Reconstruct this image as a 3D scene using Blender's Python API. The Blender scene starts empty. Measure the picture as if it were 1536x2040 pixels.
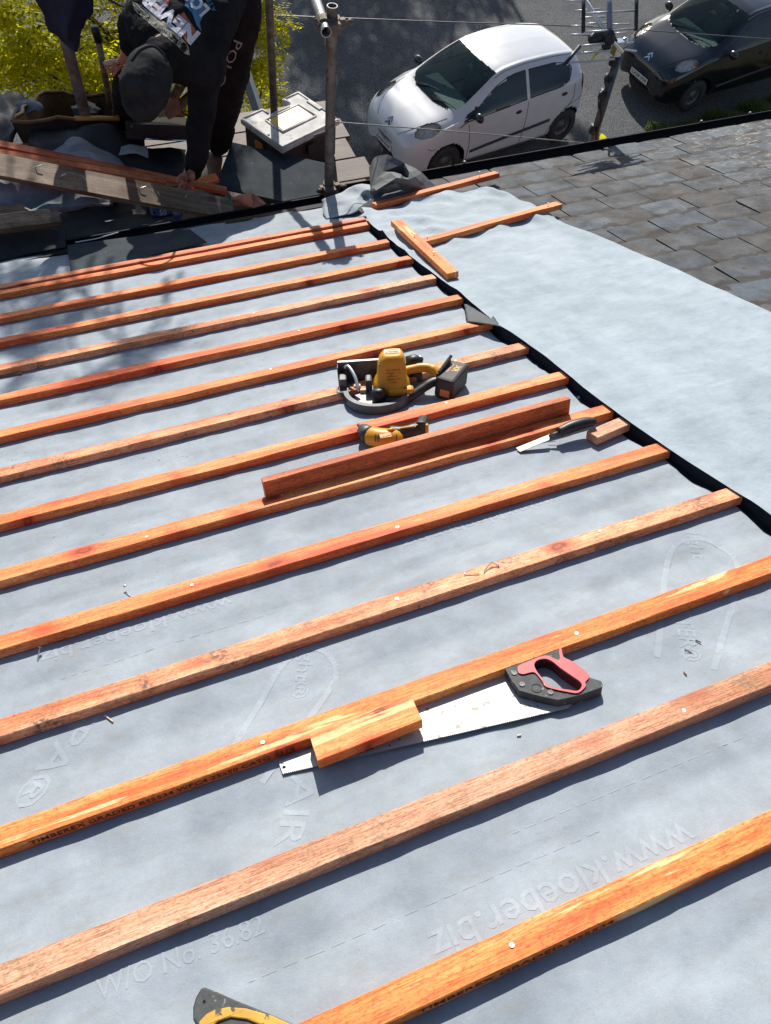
import bpy, math, random
from mathutils import Vector, Matrix, noise
from mathutils.bvhtree import BVHTree
from mathutils.geometry import tessellate_polygon
random.seed(7)
sc = bpy.context.scene
COL = sc.collection
R_ = math.radians
V = Vector
# ---------------------------------------------------------------- camera (at world origin, street level at Z = -7.84)
F = 1535.0; CX, CY = 768.0, 1020.0
TH = R_(22.0); H = 1.284; GZ = -7.841
RC = Matrix(((0.9306262670406297, -0.36088921602515434, -0.06077602200470385),
             (-0.2687588727136539, -0.5612180538577007, -0.782817325025835),
             (0.24840172992886486, 0.7448444601255133, -0.6192764413308294)))   # roof frame -> camera (x right, y down, z forward)
W2P = Matrix(((1, 0, 0), (0, math.cos(TH), -math.sin(TH)), (0, math.sin(TH), math.cos(TH))))
P2W = W2P.transposed()
def rp(u, v, n=0.0):            # roof coordinates: u along the battens, v down the slope, n above the batten tops
    return P2W @ V((u, v, n - H))
ROOF = Matrix.Translation(rp(0, 0, 0)) @ P2W.to_4x4()
def ray(x, y): return RC.transposed() @ V(((x - CX) / F, (y - CY) / F, 1.0))
def ruv(x, y, n=0.0):
    d = ray(x, y); t = -(H - n) / d.z
    return d.x * t, d.y * t
def rpx(x, y, n=0.0):
    u, v = ruv(x, y, n); return rp(u, v, n)
def ypx(x, y, Y):
    d = P2W @ ray(x, y); return d * (Y / d.y)
def zpx(x, y, Z):
    d = P2W @ ray(x, y); return d * (Z / d.z)

# ---------------------------------------------------------------- objects
WM = {}
def link(o, M, parent=None):
    COL.objects.link(o); WM[o.name] = M.copy()
    if parent is not None:
        o.parent = parent; o.matrix_local = WM[parent.name].inverted() @ M
    else:
        o.matrix_world = M
    return o
def tag(o, label=None, cat=None, group=None, kind=None):
    if label: o['label'] = label
    if cat: o['category'] = cat
    if group: o['group'] = group
    if kind: o['kind'] = kind
    return o
def thing(name, label, cat, loc=(0, 0, 0), group=None, M=None):
    o = bpy.data.objects.new(name, None); o.empty_display_size = .1
    link(o, M if M is not None else Matrix.Translation(V(loc)))
    return tag(o, label, cat, group)
def copy_tree(src, M, label=None, cat=None, group=None):
    c = src.copy(); link(c, M)
    if label: c['label'] = label
    for ch in [x for x in bpy.data.objects if x.parent == src]:
        d = ch.copy(); link(d, M @ (WM[src.name].inverted() @ WM[ch.name]), c)
        for g in [x for x in bpy.data.objects if x.parent == ch]:
            e = g.copy(); link(e, M @ (WM[src.name].inverted() @ WM[g.name]), d)
    return c
class MB:
    def __init__(s): s.v = []; s.f = []; s.m = []
    def add(s, vs, fs, mi=0, M=None):
        b = len(s.v)
        for p in vs:
            p = V(p); s.v.append(M @ p if M is not None else p)
        for f in fs: s.f.append([b + i for i in f]); s.m.append(mi)
        return s
    def box(s, c, d, M=None, mi=0):
        x, y, z = d[0] / 2, d[1] / 2, d[2] / 2; c = V(c)
        vs = [c + V((i * x, j * y, k * z)) for i in (-1, 1) for j in (-1, 1) for k in (-1, 1)]
        return s.add(vs, [(0, 1, 3, 2), (4, 6, 7, 5), (0, 4, 5, 1), (2, 3, 7, 6), (0, 2, 6, 4), (1, 5, 7, 3)], mi, M)
    def hexa(s, b, t, mi=0):    # four bottom points, four top points, same order
        n = len(b); fs = [tuple(range(n))[::-1], tuple(range(n, 2 * n))]
        for i in range(n): fs.append((i, (i + 1) % n, n + (i + 1) % n, n + i))
        return s.add(list(b) + list(t), fs, mi)
    def tube(s, pts, r, n=10, mi=0, cap=True, flat=1.0, M=None):
        pts = [V(p) for p in pts]; rs = r if isinstance(r, (list, tuple)) else [r] * len(pts)
        vs = []; up = None
        for i, p in enumerate(pts):
            d = (pts[min(i + 1, len(pts) - 1)] - pts[max(i - 1, 0)]).normalized()
            if up is None:
                up = V((0, 0, 1)) if abs(d.z) < .9 else V((1, 0, 0))
            a = d.cross(up)
            if a.length < 1e-5: a = d.orthogonal()
            a.normalize(); b = a.cross(d).normalized(); up = b
            for k in range(n):
                w = 2 * math.pi * k / n
                vs.append(p + a * math.cos(w) * rs[i] + b * math.sin(w) * rs[i] * flat)
        fs = []
        for i in range(len(pts) - 1):
            for k in range(n):
                fs.append((i * n + k, i * n + (k + 1) % n, (i + 1) * n + (k + 1) % n, (i + 1) * n + k))
        if cap: fs += [tuple(range(n))[::-1], tuple((len(pts) - 1) * n + k for k in range(n))]
        return s.add(vs, fs, mi, M)
    def pipe(s, a, b, ro, ri, n=16, mi=0):   # open hollow tube
        a, b = V(a), V(b); d = (b - a).normalized(); x = d.orthogonal().normalized(); y = d.cross(x)
        vs = []
        for p, r in ((a, ro), (b, ro), (b, ri), (a, ri)):
            for k in range(n):
                w = 2 * math.pi * k / n; vs.append(p + x * math.cos(w) * r + y * math.sin(w) * r)
        fs = [(q * n + k, q * n + (k + 1) % n, ((q + 1) % 4) * n + (k + 1) % n, ((q + 1) % 4) * n + k) for q in range(4) for k in range(n)]
        return s.add(vs, fs, mi)
    def ball(s, c, r, n=10, mi=0, M=None):
        c = V(c); rr = r if isinstance(r, (tuple, list)) else (r, r, r); vs = []; fs = []
        m = n // 2 + 1
        for i in range(m + 1):
            a = math.pi * i / m
            for k in range(n):
                w = 2 * math.pi * k / n
                vs.append(c + V((math.sin(a) * math.cos(w) * rr[0], math.sin(a) * math.sin(w) * rr[1], math.cos(a) * rr[2])))
        for i in range(m):
            for k in range(n): fs.append((i * n + k, (i + 1) * n + k, (i + 1) * n + (k + 1) % n, i * n + (k + 1) % n))
        return s.add(vs, fs, mi, M)
    def prism(s, loops, z0, z1, M=None, mi=0):   # loops of 2d points, first = outside, the others holes
        lp = [[V((p[0], p[1], 0)) for p in l] for l in loops]
        tri = tessellate_polygon(lp); flat = [p for l in lp for p in l]; n = len(flat)
        vs = [V((p.x, p.y, z0)) for p in flat] + [V((p.x, p.y, z1)) for p in flat]
        fs = []
        for t in tri:
            a, b, c = [flat[i] for i in t]
            if (b - a).cross(c - a).z < 0: t = (t[0], t[2], t[1])
            fs.append((t[2], t[1], t[0])); fs.append((t[0] + n, t[1] + n, t[2] + n))
        o = 0
        for l in lp:
            k = len(l)
            for i in range(k): fs.append((o + i, o + (i + 1) % k, o + (i + 1) % k + n, o + i + n))
            o += k
        return s.add(vs, fs, mi, M)
    def build(s, name, mats, parent=None, M=None, local=False, smooth=False, bevel=0, sub=0, solid=0):
        if M is None: M = WM[parent.name] if parent is not None else Matrix.Identity(4)
        Mi = M.inverted()
        me = bpy.data.meshes.new(name)
        me.from_pydata([tuple(p) if local else tuple(Mi @ p) for p in s.v], [], s.f)
        for m in (mats if isinstance(mats, (list, tuple)) else [mats]): me.materials.append(m)
        me.polygons.foreach_set('material_index', s.m)
        if smooth: me.polygons.foreach_set('use_smooth', [True] * len(s.f))
        me.update(); me.validate()
        import bmesh
        bm = bmesh.new(); bm.from_mesh(me); bmesh.ops.recalc_face_normals(bm, faces=bm.faces); bm.to_mesh(me); bm.free()
        o = bpy.data.objects.new(name, me); link(o, M, parent)
        if solid:
            q = o.modifiers.new('s', 'SOLIDIFY'); q.thickness = solid; q.offset = 0
        if bevel:
            q = o.modifiers.new('b', 'BEVEL'); q.width = bevel; q.segments = 2; q.limit_method = 'ANGLE'; q.angle_limit = R_(35)
        if sub:
            q = o.modifiers.new('u', 'SUBSURF'); q.levels = sub; q.render_levels = sub
        return o
def one(name, label, cat, mb, mats, M=None, group=None, **k):
    o = mb.build(name, mats, None, M if M is not None else Matrix.Identity(4), **k); return tag(o, label, cat, group)
def catmull(pts, n):
    pts = [V(p) for p in pts]; out = []
    for i in range(len(pts) - 1):
        p0 = pts[i - 1] if i else pts[0] * 2 - pts[1]; p1, p2 = pts[i], pts[i + 1]
        p3 = pts[i + 2] if i + 2 < len(pts) else pts[-1] * 2 - pts[-2]
        for k in range(n):
            t = k / n
            out.append(.5 * ((2 * p1) + (p2 - p0) * t + (2 * p0 - 5 * p1 + 4 * p2 - p3) * t * t + (3 * p1 - p0 - 3 * p2 + p3) * t ** 3))
    out.append(pts[-1]); return out
def cloth(rows, nu=6, nv=6, amp=0.0, freq=8.0, seed=0):    # smooth sheet through a grid of points, creased by noise
    mb = MB(); g = [catmull(r, nu) for r in rows]; cols = [catmull([g[j][i] for j in range(len(g))], nv) for i in range(len(g[0]))]
    W = len(cols); L = len(cols[0]); vs = []
    for j in range(L):
        for i in range(W):
            p = cols[i][j]
            if amp:
                q = p * freq + V((seed, seed * 2, 0))
                p = p + V((noise.noise(q), noise.noise(q + V((9, 3, 1))), noise.noise(q + V((2, 8, 5))) + .6 * (abs(noise.noise(q * 2.3)) - .2))) * amp
            vs.append(p)
    mb.add(vs, [(j * W + i, j * W + i + 1, (j + 1) * W + i + 1, (j + 1) * W + i) for j in range(L - 1) for i in range(W - 1)])
    return mb
_tx = {}
def text_geo(s, bold=0.0, shear=0):
    k = (s, bold, shear)
    if k not in _tx:
        cu = bpy.data.curves.new('t', 'FONT'); cu.body = s; cu.size = 1; cu.align_x = 'CENTER'; cu.align_y = 'CENTER'
        cu.resolution_u = 2; cu.offset = bold; cu.shear = shear
        o = bpy.data.objects.new('t', cu); COL.objects.link(o); bpy.context.view_layer.update()
        dg = bpy.context.evaluated_depsgraph_get(); me = bpy.data.meshes.new_from_object(o.evaluated_get(dg))
        import bmesh
        bm = bmesh.new(); bm.from_mesh(me); bmesh.ops.triangulate(bm, faces=bm.faces)
        for _ in range(2):
            bmesh.ops.subdivide_edges(bm, edges=[e for e in bm.edges if e.calc_length() > .22], cuts=1, use_grid_fill=False); bmesh.ops.triangulate(bm, faces=bm.faces)
        bm.to_mesh(me); bm.free()
        vs = [v.co.copy() for v in me.vertices]; fs = [list(p.vertices) for p in me.polygons]
        x0 = min(v.x for v in vs); x1 = max(v.x for v in vs)
        vs = [V(((v.x - (x0 + x1) / 2), v.y, 0)) for v in vs]
        bpy.data.objects.remove(o); bpy.data.meshes.remove(me); _tx[k] = (vs, fs, x1 - x0)
    return _tx[k]
def put_text(mb, s, fn, w, h, bold=0.0, shear=0, mi=0):   # fn(a, b) -> point; w = total width, h = letter size
    vs, fs, L = text_geo(s, bold, shear)
    return mb.add([fn(v.x * w / L, v.y * h) for v in vs], fs, mi)

# ---------------------------------------------------------------- materials
def newmat(name):
    m = bpy.data.materials.new(name); m.use_nodes = True; nt = m.node_tree
    return m, nt, nt.nodes['Principled BSDF']
def N(nt, t, **k):
    n = nt.nodes.new(t)
    for a, b in k.items():
        if a in n.inputs: n.inputs[a].default_value = b
        else: setattr(n, a, b)
    return n
def c4(c): return (c[0], c[1], c[2], 1)
def coord(nt, sc_=(1, 1, 1), kind='Object', rnd=False):
    tc = N(nt, 'ShaderNodeTexCoord'); mp = N(nt, 'ShaderNodeMapping'); mp.inputs['Scale'].default_value = sc_
    nt.links.new(tc.outputs[kind], mp.inputs[0])
    if rnd:
        oi = N(nt, 'ShaderNodeObjectInfo'); mu = N(nt, 'ShaderNodeMath', operation='MULTIPLY'); mu.inputs[1].default_value = 57
        nt.links.new(oi.outputs['Random'], mu.inputs[0]); nt.links.new(mu.outputs[0], mp.inputs['Location'])
    return mp.outputs[0]
def nz(nt, vec, scale, detail=4, rough=.55, dist=0):
    n = N(nt, 'ShaderNodeTexNoise'); n.inputs['Scale'].default_value = scale; n.inputs['Detail'].default_value = detail
    n.inputs['Roughness'].default_value = rough; n.inputs['Distortion'].default_value = dist
    nt.links.new(vec, n.inputs['Vector']); return n.outputs['Fac']
def ramp(nt, fac, stops):
    r = N(nt, 'ShaderNodeValToRGB'); e = r.color_ramp.elements
    while len(e) < len(stops): e.new(.5)
    for i, (p, c) in enumerate(stops):
        e[i].position = p; e[i].color = c4(c) if not isinstance(c, (int, float)) else (c, c, c, 1)
    nt.links.new(fac, r.inputs[0]); return r.outputs[0]
def mix(nt, fac, a, b, mode='MIX'):
    m = N(nt, 'ShaderNodeMix', data_type='RGBA', blend_type=mode)
    for s, x in ((0, fac), (6, a), (7, b)):
        if isinstance(x, (int, float)): m.inputs[s].default_value = x
        elif isinstance(x, tuple): m.inputs[s].default_value = c4(x)
        else: nt.links.new(x, m.inputs[s])
    return m.outputs[2]
def bump(nt, bs, h, strength=.3, dist=.002, prev=None):
    b = N(nt, 'ShaderNodeBump'); b.inputs['Strength'].default_value = strength; b.inputs['Distance'].default_value = dist
    nt.links.new(h, b.inputs['Height'])
    if prev: nt.links.new(prev, b.inputs['Normal'])
    nt.links.new(b.outputs[0], bs.inputs['Normal']); return b.outputs[0]
def pm(name, c1, c2=None, scale=6, rough=.6, metal=0, bmp=0, bscale=60, bdist=.002, coat=0, spec=.5, stops=(.35, .65), speck=None):
    m, nt, bs = newmat(name); vec = coord(nt)
    bs.inputs['Roughness'].default_value = rough; bs.inputs['Metallic'].default_value = metal
    bs.inputs['Specular IOR Level'].default_value = spec
    if coat: bs.inputs['Coat Weight'].default_value = coat; bs.inputs['Coat Roughness'].default_value = .04
    if c2:
        f = nz(nt, vec, scale); col = ramp(nt, f, [(stops[0], c1), (stops[1], c2)])
        if speck:
            s = ramp(nt, nz(nt, vec, speck[1], 3), [(speck[2], 0.0), (speck[2] + .04, 1.0)]); col = mix(nt, s, col, speck[0])
        nt.links.new(col, bs.inputs['Base Color'])
    else: bs.inputs['Base Color'].default_value = c4(c1)
    if bmp: bump(nt, bs, nz(nt, vec, bscale), bmp, bdist)
    return m
def wood(name, base, red, pale, dirt=0.0, dirtcol=(.06, .05, .04), knots=1.0, saw=.5, strip=0.0):
    m, nt, bs = newmat(name)
    v = coord(nt, (1, 1, 1), rnd=True); vl = coord(nt, (1.0, 14, 14), rnd=True); vf = coord(nt, (4, 90, 90), rnd=True)
    big = nz(nt, vl, 1.6, 3); col = ramp(nt, big, [(.32, red), (.5, base), (.7, pale)])
    grain = nz(nt, vf, 1.6, 6, .6, 1.2)
    col = mix(nt, ramp(nt, grain, [(.36, .7), (.5, 0.0)]), col, mix(nt, .55, base, red), 'MIX')
    fine = nz(nt, coord(nt, (16, 320, 320), rnd=True), 1.2, 4)
    col = mix(nt, .75, col, ramp(nt, fine, [(.32, (.50, .27, .17)), (.50, (1.0, 1.0, 1.0)), (.7, (1.12, 1.12, 1.1))]), 'MULTIPLY')
    fz = nz(nt, coord(nt, (80, 170, 170), rnd=True), 1.5, 5, .75); col = mix(nt, .8, col, ramp(nt, fz, [(.36, (.50, .33, .25)), (.47, (1.0, 1.0, 1.0)), (.62, (1.18, 1.22, 1.25))]), 'MULTIPLY')
    rb = ramp(nt, nz(nt, coord(nt, (1, 2.2, 2.2), rnd=True), 15, 5, .7, .6), [(.57, 0.0), (.68, .8)]); col = mix(nt, rb, col, tuple(x * .95 for x in red))
    # growth-line rings
    wv = N(nt, 'ShaderNodeTexWave', wave_type='BANDS', bands_direction='Y'); wv.inputs['Scale'].default_value = 26; wv.inputs['Distortion'].default_value = 9
    wv.inputs['Detail'].default_value = 3; wv.inputs['Detail Scale'].default_value = .35
    nt.links.new(coord(nt, (.18, 1, 1), rnd=True), wv.inputs['Vector'])
    col = mix(nt, .28, col, ramp(nt, wv.outputs['Fac'], [(.0, .6), (.35, 1.0)]), 'MULTIPLY')
    if knots:
        vo = N(nt, 'ShaderNodeTexVoronoi'); vo.inputs['Scale'].default_value = 1
        d2 = N(nt, 'ShaderNodeVectorMath', operation='ADD'); nn = N(nt, 'ShaderNodeTexNoise'); nn.inputs['Scale'].default_value = 25
        nt.links.new(v, nn.inputs['Vector']); sca = N(nt, 'ShaderNodeVectorMath', operation='SCALE'); sca.inputs['Scale'].default_value = .25
        nt.links.new(nn.outputs['Color'], sca.inputs[0])
        nt.links.new(coord(nt, (5.2, 11, 1.5), rnd=True), d2.inputs[0]); nt.links.new(sca.outputs[0], d2.inputs[1]); nt.links.new(d2.outputs[0], vo.inputs['Vector'])
        k = ramp(nt, vo.outputs['Distance'], [(.0, 1.0), (.12, .9), (.19, .55), (.36, 0.0)])
        col = mix(nt, k, col, (red[0] * .85, red[1] * .55, red[2] * .5)); 
        k2 = ramp(nt, vo.outputs['Distance'], [(.0, .4), (.05, 0.0), (.09, .85), (.13, 0.0)]); col = mix(nt, k2, col, (red[0] * .25, red[1] * .3, red[2] * .3))
    if strip:
        sn = ramp(nt, nz(nt, coord(nt, (1.6, 22, 4), rnd=True), 1.5, 6, .62, .5), [(.60, 0.0), (.63, strip)]); col = mix(nt, sn, col, (.93, .66, .32))
    if dirt:
        dn = nz(nt, v, 9, 5, .7); dd = nz(nt, v, 130, 3); mu = N(nt, 'ShaderNodeMath', operation='MULTIPLY')
        nt.links.new(ramp(nt, dn, [(.5, 0.0), (.68, 1.0)]), mu.inputs[0]); nt.links.new(ramp(nt, dd, [(.42, 1.0), (.6, .15)]), mu.inputs[1])
        mu2 = N(nt, 'ShaderNodeMath', operation='MULTIPLY'); mu2.inputs[1].default_value = dirt; nt.links.new(mu.outputs[0], mu2.inputs[0])
        col = mix(nt, mu2.outputs[0], col, dirtcol)
    nt.links.new(col, bs.inputs['Base Color']); bs.inputs['Roughness'].default_value = .62
    bs.inputs['Specular IOR Level'].default_value = .35
    b1 = bump(nt, bs, nz(nt, coord(nt, (40, 260, 260), rnd=True), 1.4, 3), saw, .0012)
    bump(nt, bs, grain, .35, .0012, b1)
    return m
M_WOOD = wood('treated_batten_orange', (.88, .265, .075), (.66, .095, .024), (.94, .41, .16), dirt=.3)
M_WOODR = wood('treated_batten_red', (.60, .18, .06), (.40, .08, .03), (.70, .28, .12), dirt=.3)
M_WOODP = wood('treated_batten_pale', (.84, .37, .18), (.62, .15, .05), (.90, .50, .29), dirt=.95)
M_WOODB = wood('treated_batten_brown', (.64, .33, .19), (.47, .19, .09), (.74, .46, .30), dirt=.85, dirtcol=(.16, .13, .07), saw=.9)
M_WOODX = wood('treated_batten_bright', (.88, .27, .058), (.68, .10, .020), (.92, .42, .14), dirt=.3, strip=.7)
M_WOODO = wood('old_weathered_board', (.22, .15, .09), (.13, .08, .05), (.34, .26, .17), dirt=.7)
M_WOODM = wood('mossy_old_beam', (.16, .135, .095), (.09, .075, .05), (.28, .25, .18), dirt=.95, dirtcol=(.03, .035, .02))
M_WOODS = wood('scaffold_board_wood', (.11, .075, .055), (.07, .04, .028), (.16, .115, .085), dirt=.9)
M_WOODC = wood('clean_cut_offcut', (.62, .34, .20), (.5, .2, .1), (.72, .46, .3), dirt=.3, knots=0)
def membrane(name, c1, c2, specks=1.0, wr=.35):
    m, nt, bs = newmat(name); v = coord(nt)
    col = ramp(nt, nz(nt, v, 9, 7, .68), [(.34, tuple(x * .80 for x in c1)), (.66, c2)])
    col = mix(nt, .4, col, ramp(nt, nz(nt, coord(nt, (1, .35, 1)), 2.6, 4), [(.34, tuple(x * .76 for x in c1)), (.66, c2)]))
    fib = nz(nt, coord(nt, (300, 900, 500)), 1, 3, .6); col = mix(nt, .5, col, ramp(nt, fib, [(.3, .68), (.7, 1.04)]), 'MULTIPLY')
    if specks:
        a = ramp(nt, nz(nt, coord(nt, (1, 1.6, 1)), 95, 2, .5, .8), [(.675, 0.0), (.72, 1.0)])
        sx_ = N(nt, 'ShaderNodeSeparateXYZ'); nt.links.new(v, sx_.inputs[0]); mr = N(nt, 'ShaderNodeMapRange'); mr.inputs['From Min'].default_value = 1.15; mr.inputs['From Max'].default_value = 2.1; mr.inputs['To Min'].default_value = .05; nt.links.new(sx_.outputs['Y'], mr.inputs[0])
        reg = mix(nt, 1.0, ramp(nt, nz(nt, v, 2.2, 3), [(.42, 0.0), (.6, 1.0)]), mr.outputs[0], 'MULTIPLY')
        mu = N(nt, 'ShaderNodeMath', operation='MULTIPLY'); nt.links.new(a, mu.inputs[0]); nt.links.new(reg, mu.inputs[1])
        mu2 = N(nt, 'ShaderNodeMath', operation='MULTIPLY'); mu2.inputs[1].default_value = specks; nt.links.new(mu.outputs[0], mu2.inputs[0])
        col = mix(nt, mu2.outputs[0], col, (.10, .09, .07))
        sm = ramp(nt, nz(nt, coord(nt, (3, 9, 3)), 3, 6, .75), [(.52, 0.0), (.70, .6)]); col = mix(nt, sm, col, (.27, .27, .25))
    nt.links.new(col, bs.inputs['Base Color']); bs.inputs['Roughness'].default_value = .72; bs.inputs['Specular IOR Level'].default_value = .3
    b1 = bump(nt, bs, fib, .5, .0006)
    b2 = bump(nt, bs, nz(nt, coord(nt, (2, 4, 3)), 3, 4, .5, .3), wr * .6, .012, b1)
    bump(nt, bs, nz(nt, v, 55, 4, .6), wr * .8, .0025, b2)
    return m
M_MEM = membrane('grey_breather_membrane', (.305, .35, .395), (.39, .435, .48), 1.0)
M_MEML = membrane('pale_breather_membrane', (.33, .395, .445), (.41, .47, .52), 0, .9)
M_MEMD = membrane('membrane_dark_underside', (.085, .09, .10), (.13, .135, .14), 0, .6)
M_MEMG = membrane('grey_membrane_scrap', (.15, .17, .21), (.22, .24, .28), .5, .5)
M_PRINT = membrane('pale_grey_print', (.345, .392, .438), (.43, .475, .52), 0)
M_BLACK = pm('black_plastic', (.012, .012, .014), (.022, .022, .025), 30, .45, bmp=.1)
M_RUBBER = pm('black_rubber', (.02, .02, .022), (.035, .035, .036), 20, .75, bmp=.2)
M_GUT = pm('black_gutter_plastic', (.004, .0045, .0055), (.008, .008, .009), 8, .7, spec=.25)
M_VOID = pm('dark_shaded_timber', (.012, .011, .012), (.03, .025, .022), 9, .95)
M_GALV = pm('galvanised_tube', (.20, .20, .195), (.33, .33, .32), 14, .48, .55, .15, 50, speck=((.16, .11, .08), 26, .62))
M_GALVD = pm('weathered_scaffold_tube', (.10, .09, .08), (.19, .17, .155), 12, .6, .35, .2, 40, speck=((.12, .07, .045), 22, .58))
M_RUST = pm('rusty_coupler_steel', (.10, .075, .055), (.17, .13, .10), 40, .7, .4, .4, 80)
M_NAIL = pm('bright_nail_steel', (.55, .55, .55), (.7, .7, .7), 30, .35, .8)
M_STEEL = pm('bright_saw_steel', (.42, .415, .40), (.52, .505, .48), 14, .5, .2, .1, 90, speck=((.16, .14, .11), 48, .61))
M_OLDST = pm('old_stained_steel', (.22, .19, .165), (.34, .31, .28), 40, .5, .4, .2)
M_STEELD = pm('dark_tool_steel', (.07, .07, .075), (.14, .14, .145), 30, .5, .5, .2)
M_YEL = pm('yellow_tool_plastic', (.62, .27, .008), (.70, .33, .012), 12, .45, bmp=.1, speck=((.3, .14, .02), 60, .66))
M_YELD = pm('worn_yellow_grip', (.50, .24, .02), (.62, .33, .03), 20, .6, bmp=.3, bscale=90, speck=((.07, .05, .03), 50, .58))
M_RED = pm('red_grip_rubber', (.36, .010, .018), (.44, .018, .028), 20, .5, bmp=.15, speck=((.6, .2, .2), 70, .68))
M_GREYP = pm('dark_grey_handle_plastic', (.035, .038, .04), (.06, .064, .065), 60, .7, bmp=.35, bscale=160, speck=((.2, .2, .19), 90, .64))
M_LABEL = pm('black_ink', (.02, .015, .012), None)
M_INK = pm('dark_brown_ink_stamp', (.07, .018, .010), None, rough=.8)
M_WHITE = pm('white_print', (.62, .62, .66), (.5, .5, .55), 90, .8)
M_ORGL = pm('orange_label', (.5, .17, .03), (.6, .22, .04), 30, .5)
M_ASH = pm('offcut_sawdust', (.66, .6, .5), (.75, .5, .3), 30, .8)
M_LEAD = pm('dark_grey_sheet', (.030, .038, .045), (.048, .057, .065), 9, .85, .0, .25, 70, spec=.15, speck=((.20, .21, .21), 60, .68))
M_BOXW = pm('worn_grey_white_lid', (.44, .42, .38), (.66, .63, .58), 12, .7, bmp=.25, bscale=60, speck=((.34, .32, .29), 26, .60))
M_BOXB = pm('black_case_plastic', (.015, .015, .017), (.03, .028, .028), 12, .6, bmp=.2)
M_BOXY = pm('faded_yellow_label', (.80, .44, .02), (.80, .58, .20), 14, .5, stops=(.5, .62), speck=((.35, .36, .36), 30, .60))
M_TARP = pm('dark_blue_cloth', (.006, .008, .026), (.012, .015, .045), 8, .85, bmp=.4, bscale=20, bdist=.01)
M_RUSTY = pm('brown_orange_tub', (.11, .05, .012), (.20, .085, .02), 7, .6, speck=((.06, .03, .01), 20, .6))
M_ORANGE = pm('orange_lip', (.55, .19, .02), (.42, .22, .05), 6, .5)
M_TERRA = pm('broken_terracotta', (.30, .10, .05), (.40, .16, .09), 20, .8, bmp=.4)
M_GREEN = pm('green_string', (.02, .10, .06), (.03, .14, .08), 40, .8)
M_BLUE = pm('blue_label', (.03, .08, .22), (.05, .12, .30), 20, .5)
M_CLEAR = pm('cloudy_tub_plastic', (.14, .17, .20), (.2, .23, .26), 20, .4)
M_CLOTHB = pm('black_hoodie_cloth', (.0075, .0075, .0085), (.015, .015, .017), 9, .92, bmp=.6, bscale=26, bdist=.012, spec=.15)
M_CLOTHT = pm('black_trouser_cloth', (.010, .008, .0085), (.020, .015, .016), 9, .92, bmp=.6, bscale=22, bdist=.014, spec=.15)
M_CAP = pm('black_cap_cloth', (.012, .013, .014), (.026, .028, .029), 12, .9, bmp=.4, bscale=30, bdist=.006, spec=.2)
M_SKIN = pm('skin', (.36, .15, .09), (.44, .20, .13), 20, .55, bmp=.2, bscale=80)
M_BOOT = pm('tan_boot_leather', (.20, .11, .065), (.28, .17, .11), 14, .7, bmp=.4, bscale=40)
M_BRICK, nt, bs = newmat('brick_wall')
bt = N(nt, 'ShaderNodeTexBrick'); bt.inputs['Scale'].default_value = 4.4; bt.inputs['Color1'].default_value = (.30, .11, .06, 1); bt.inputs['Color2'].default_value = (.22, .08, .05, 1)
bt.inputs['Mortar'].default_value = (.35, .32, .28, 1); bt.inputs['Row Height'].default_value = .33; bt.inputs['Brick Width'].default_value = 1.0; bt.inputs['Mortar Size'].default_value = .03
_m = coord(nt, (1, 1, 1)); _mp = [n for n in nt.nodes if n.type == 'MAPPING'][0]; _mp.inputs['Rotation'].default_value = (R_(90), 0, 0)
nt.links.new(_m, bt.inputs['Vector']); nt.links.new(bt.outputs[0], bs.inputs['Base Color'])
# ================================================================ SETTING
def asphalt():
    m, nt, bs = newmat('asphalt'); v = coord(nt)
    col = ramp(nt, nz(nt, v, 1.1, 4), [(.3, (.050, .053, .058)), (.7, (.078, .080, .084))])
    g = nz(nt, v, 55, 3, .7); col = mix(nt, .8, col, ramp(nt, g, [(.40, .35), (.5, 1.0), (.62, 2.9)]), 'MULTIPLY')
    st = ramp(nt, nz(nt, v, .8, 5, .65), [(.52, 0.0), (.66, .7)]); col = mix(nt, st, col, (.04, .04, .042))
    nt.links.new(col, bs.inputs['Base Color']); bs.inputs['Roughness'].default_value = .8; bs.inputs['Specular IOR Level'].default_value = .3; bump(nt, bs, g, .9, .02); return m
M_ASPH = asphalt()
M_SOIL = pm('soil_and_moss', (.09, .055, .035), (.06, .075, .025), 3, .95, bmp=.8, bscale=20, bdist=.02)
M_EARTH = pm('garden_ground', (.05, .05, .035), (.08, .07, .05), 2, .95, bmp=.6, bscale=10, bdist=.02)
g = MB(); g.add([(-150, -60, GZ - .02), (150, -60, GZ - .02), (150, 200, GZ - .02), (-150, 200, GZ - .02)], [(0, 1, 2, 3)])
tag(g.build('ground', M_EARTH), kind='structure')
rd = V((math.cos(R_(10)), math.sin(R_(10)), 0)); rn = V((-rd.y, rd.x, 0)); rc = V((8, 9.3, GZ))
g = MB(); g.add([rc - rd * 90 - rn * .2, rc + rd * 90 - rn * .2, rc + rd * 90 + rn * 11, rc - rd * 90 + rn * 11], [(0, 1, 2, 3)])
tag(g.build('road', M_ASPH), kind='structure')
g = MB(); g.add([rc - rd * 90 + rn * 11, rc + rd * 90 + rn * 11, rc + rd * 90 + rn * 14, rc - rd * 90 + rn * 14], [(0, 1, 2, 3)]); g.add([p + V((0, 0, .1)) for p in g.v], [(0, 1, 2, 3)])
tag(MB().hexa([V(p) for p in g.v[:4]], [V(p) for p in g.v[4:]]).build('pavement', M_ASPH), kind='structure')
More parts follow.
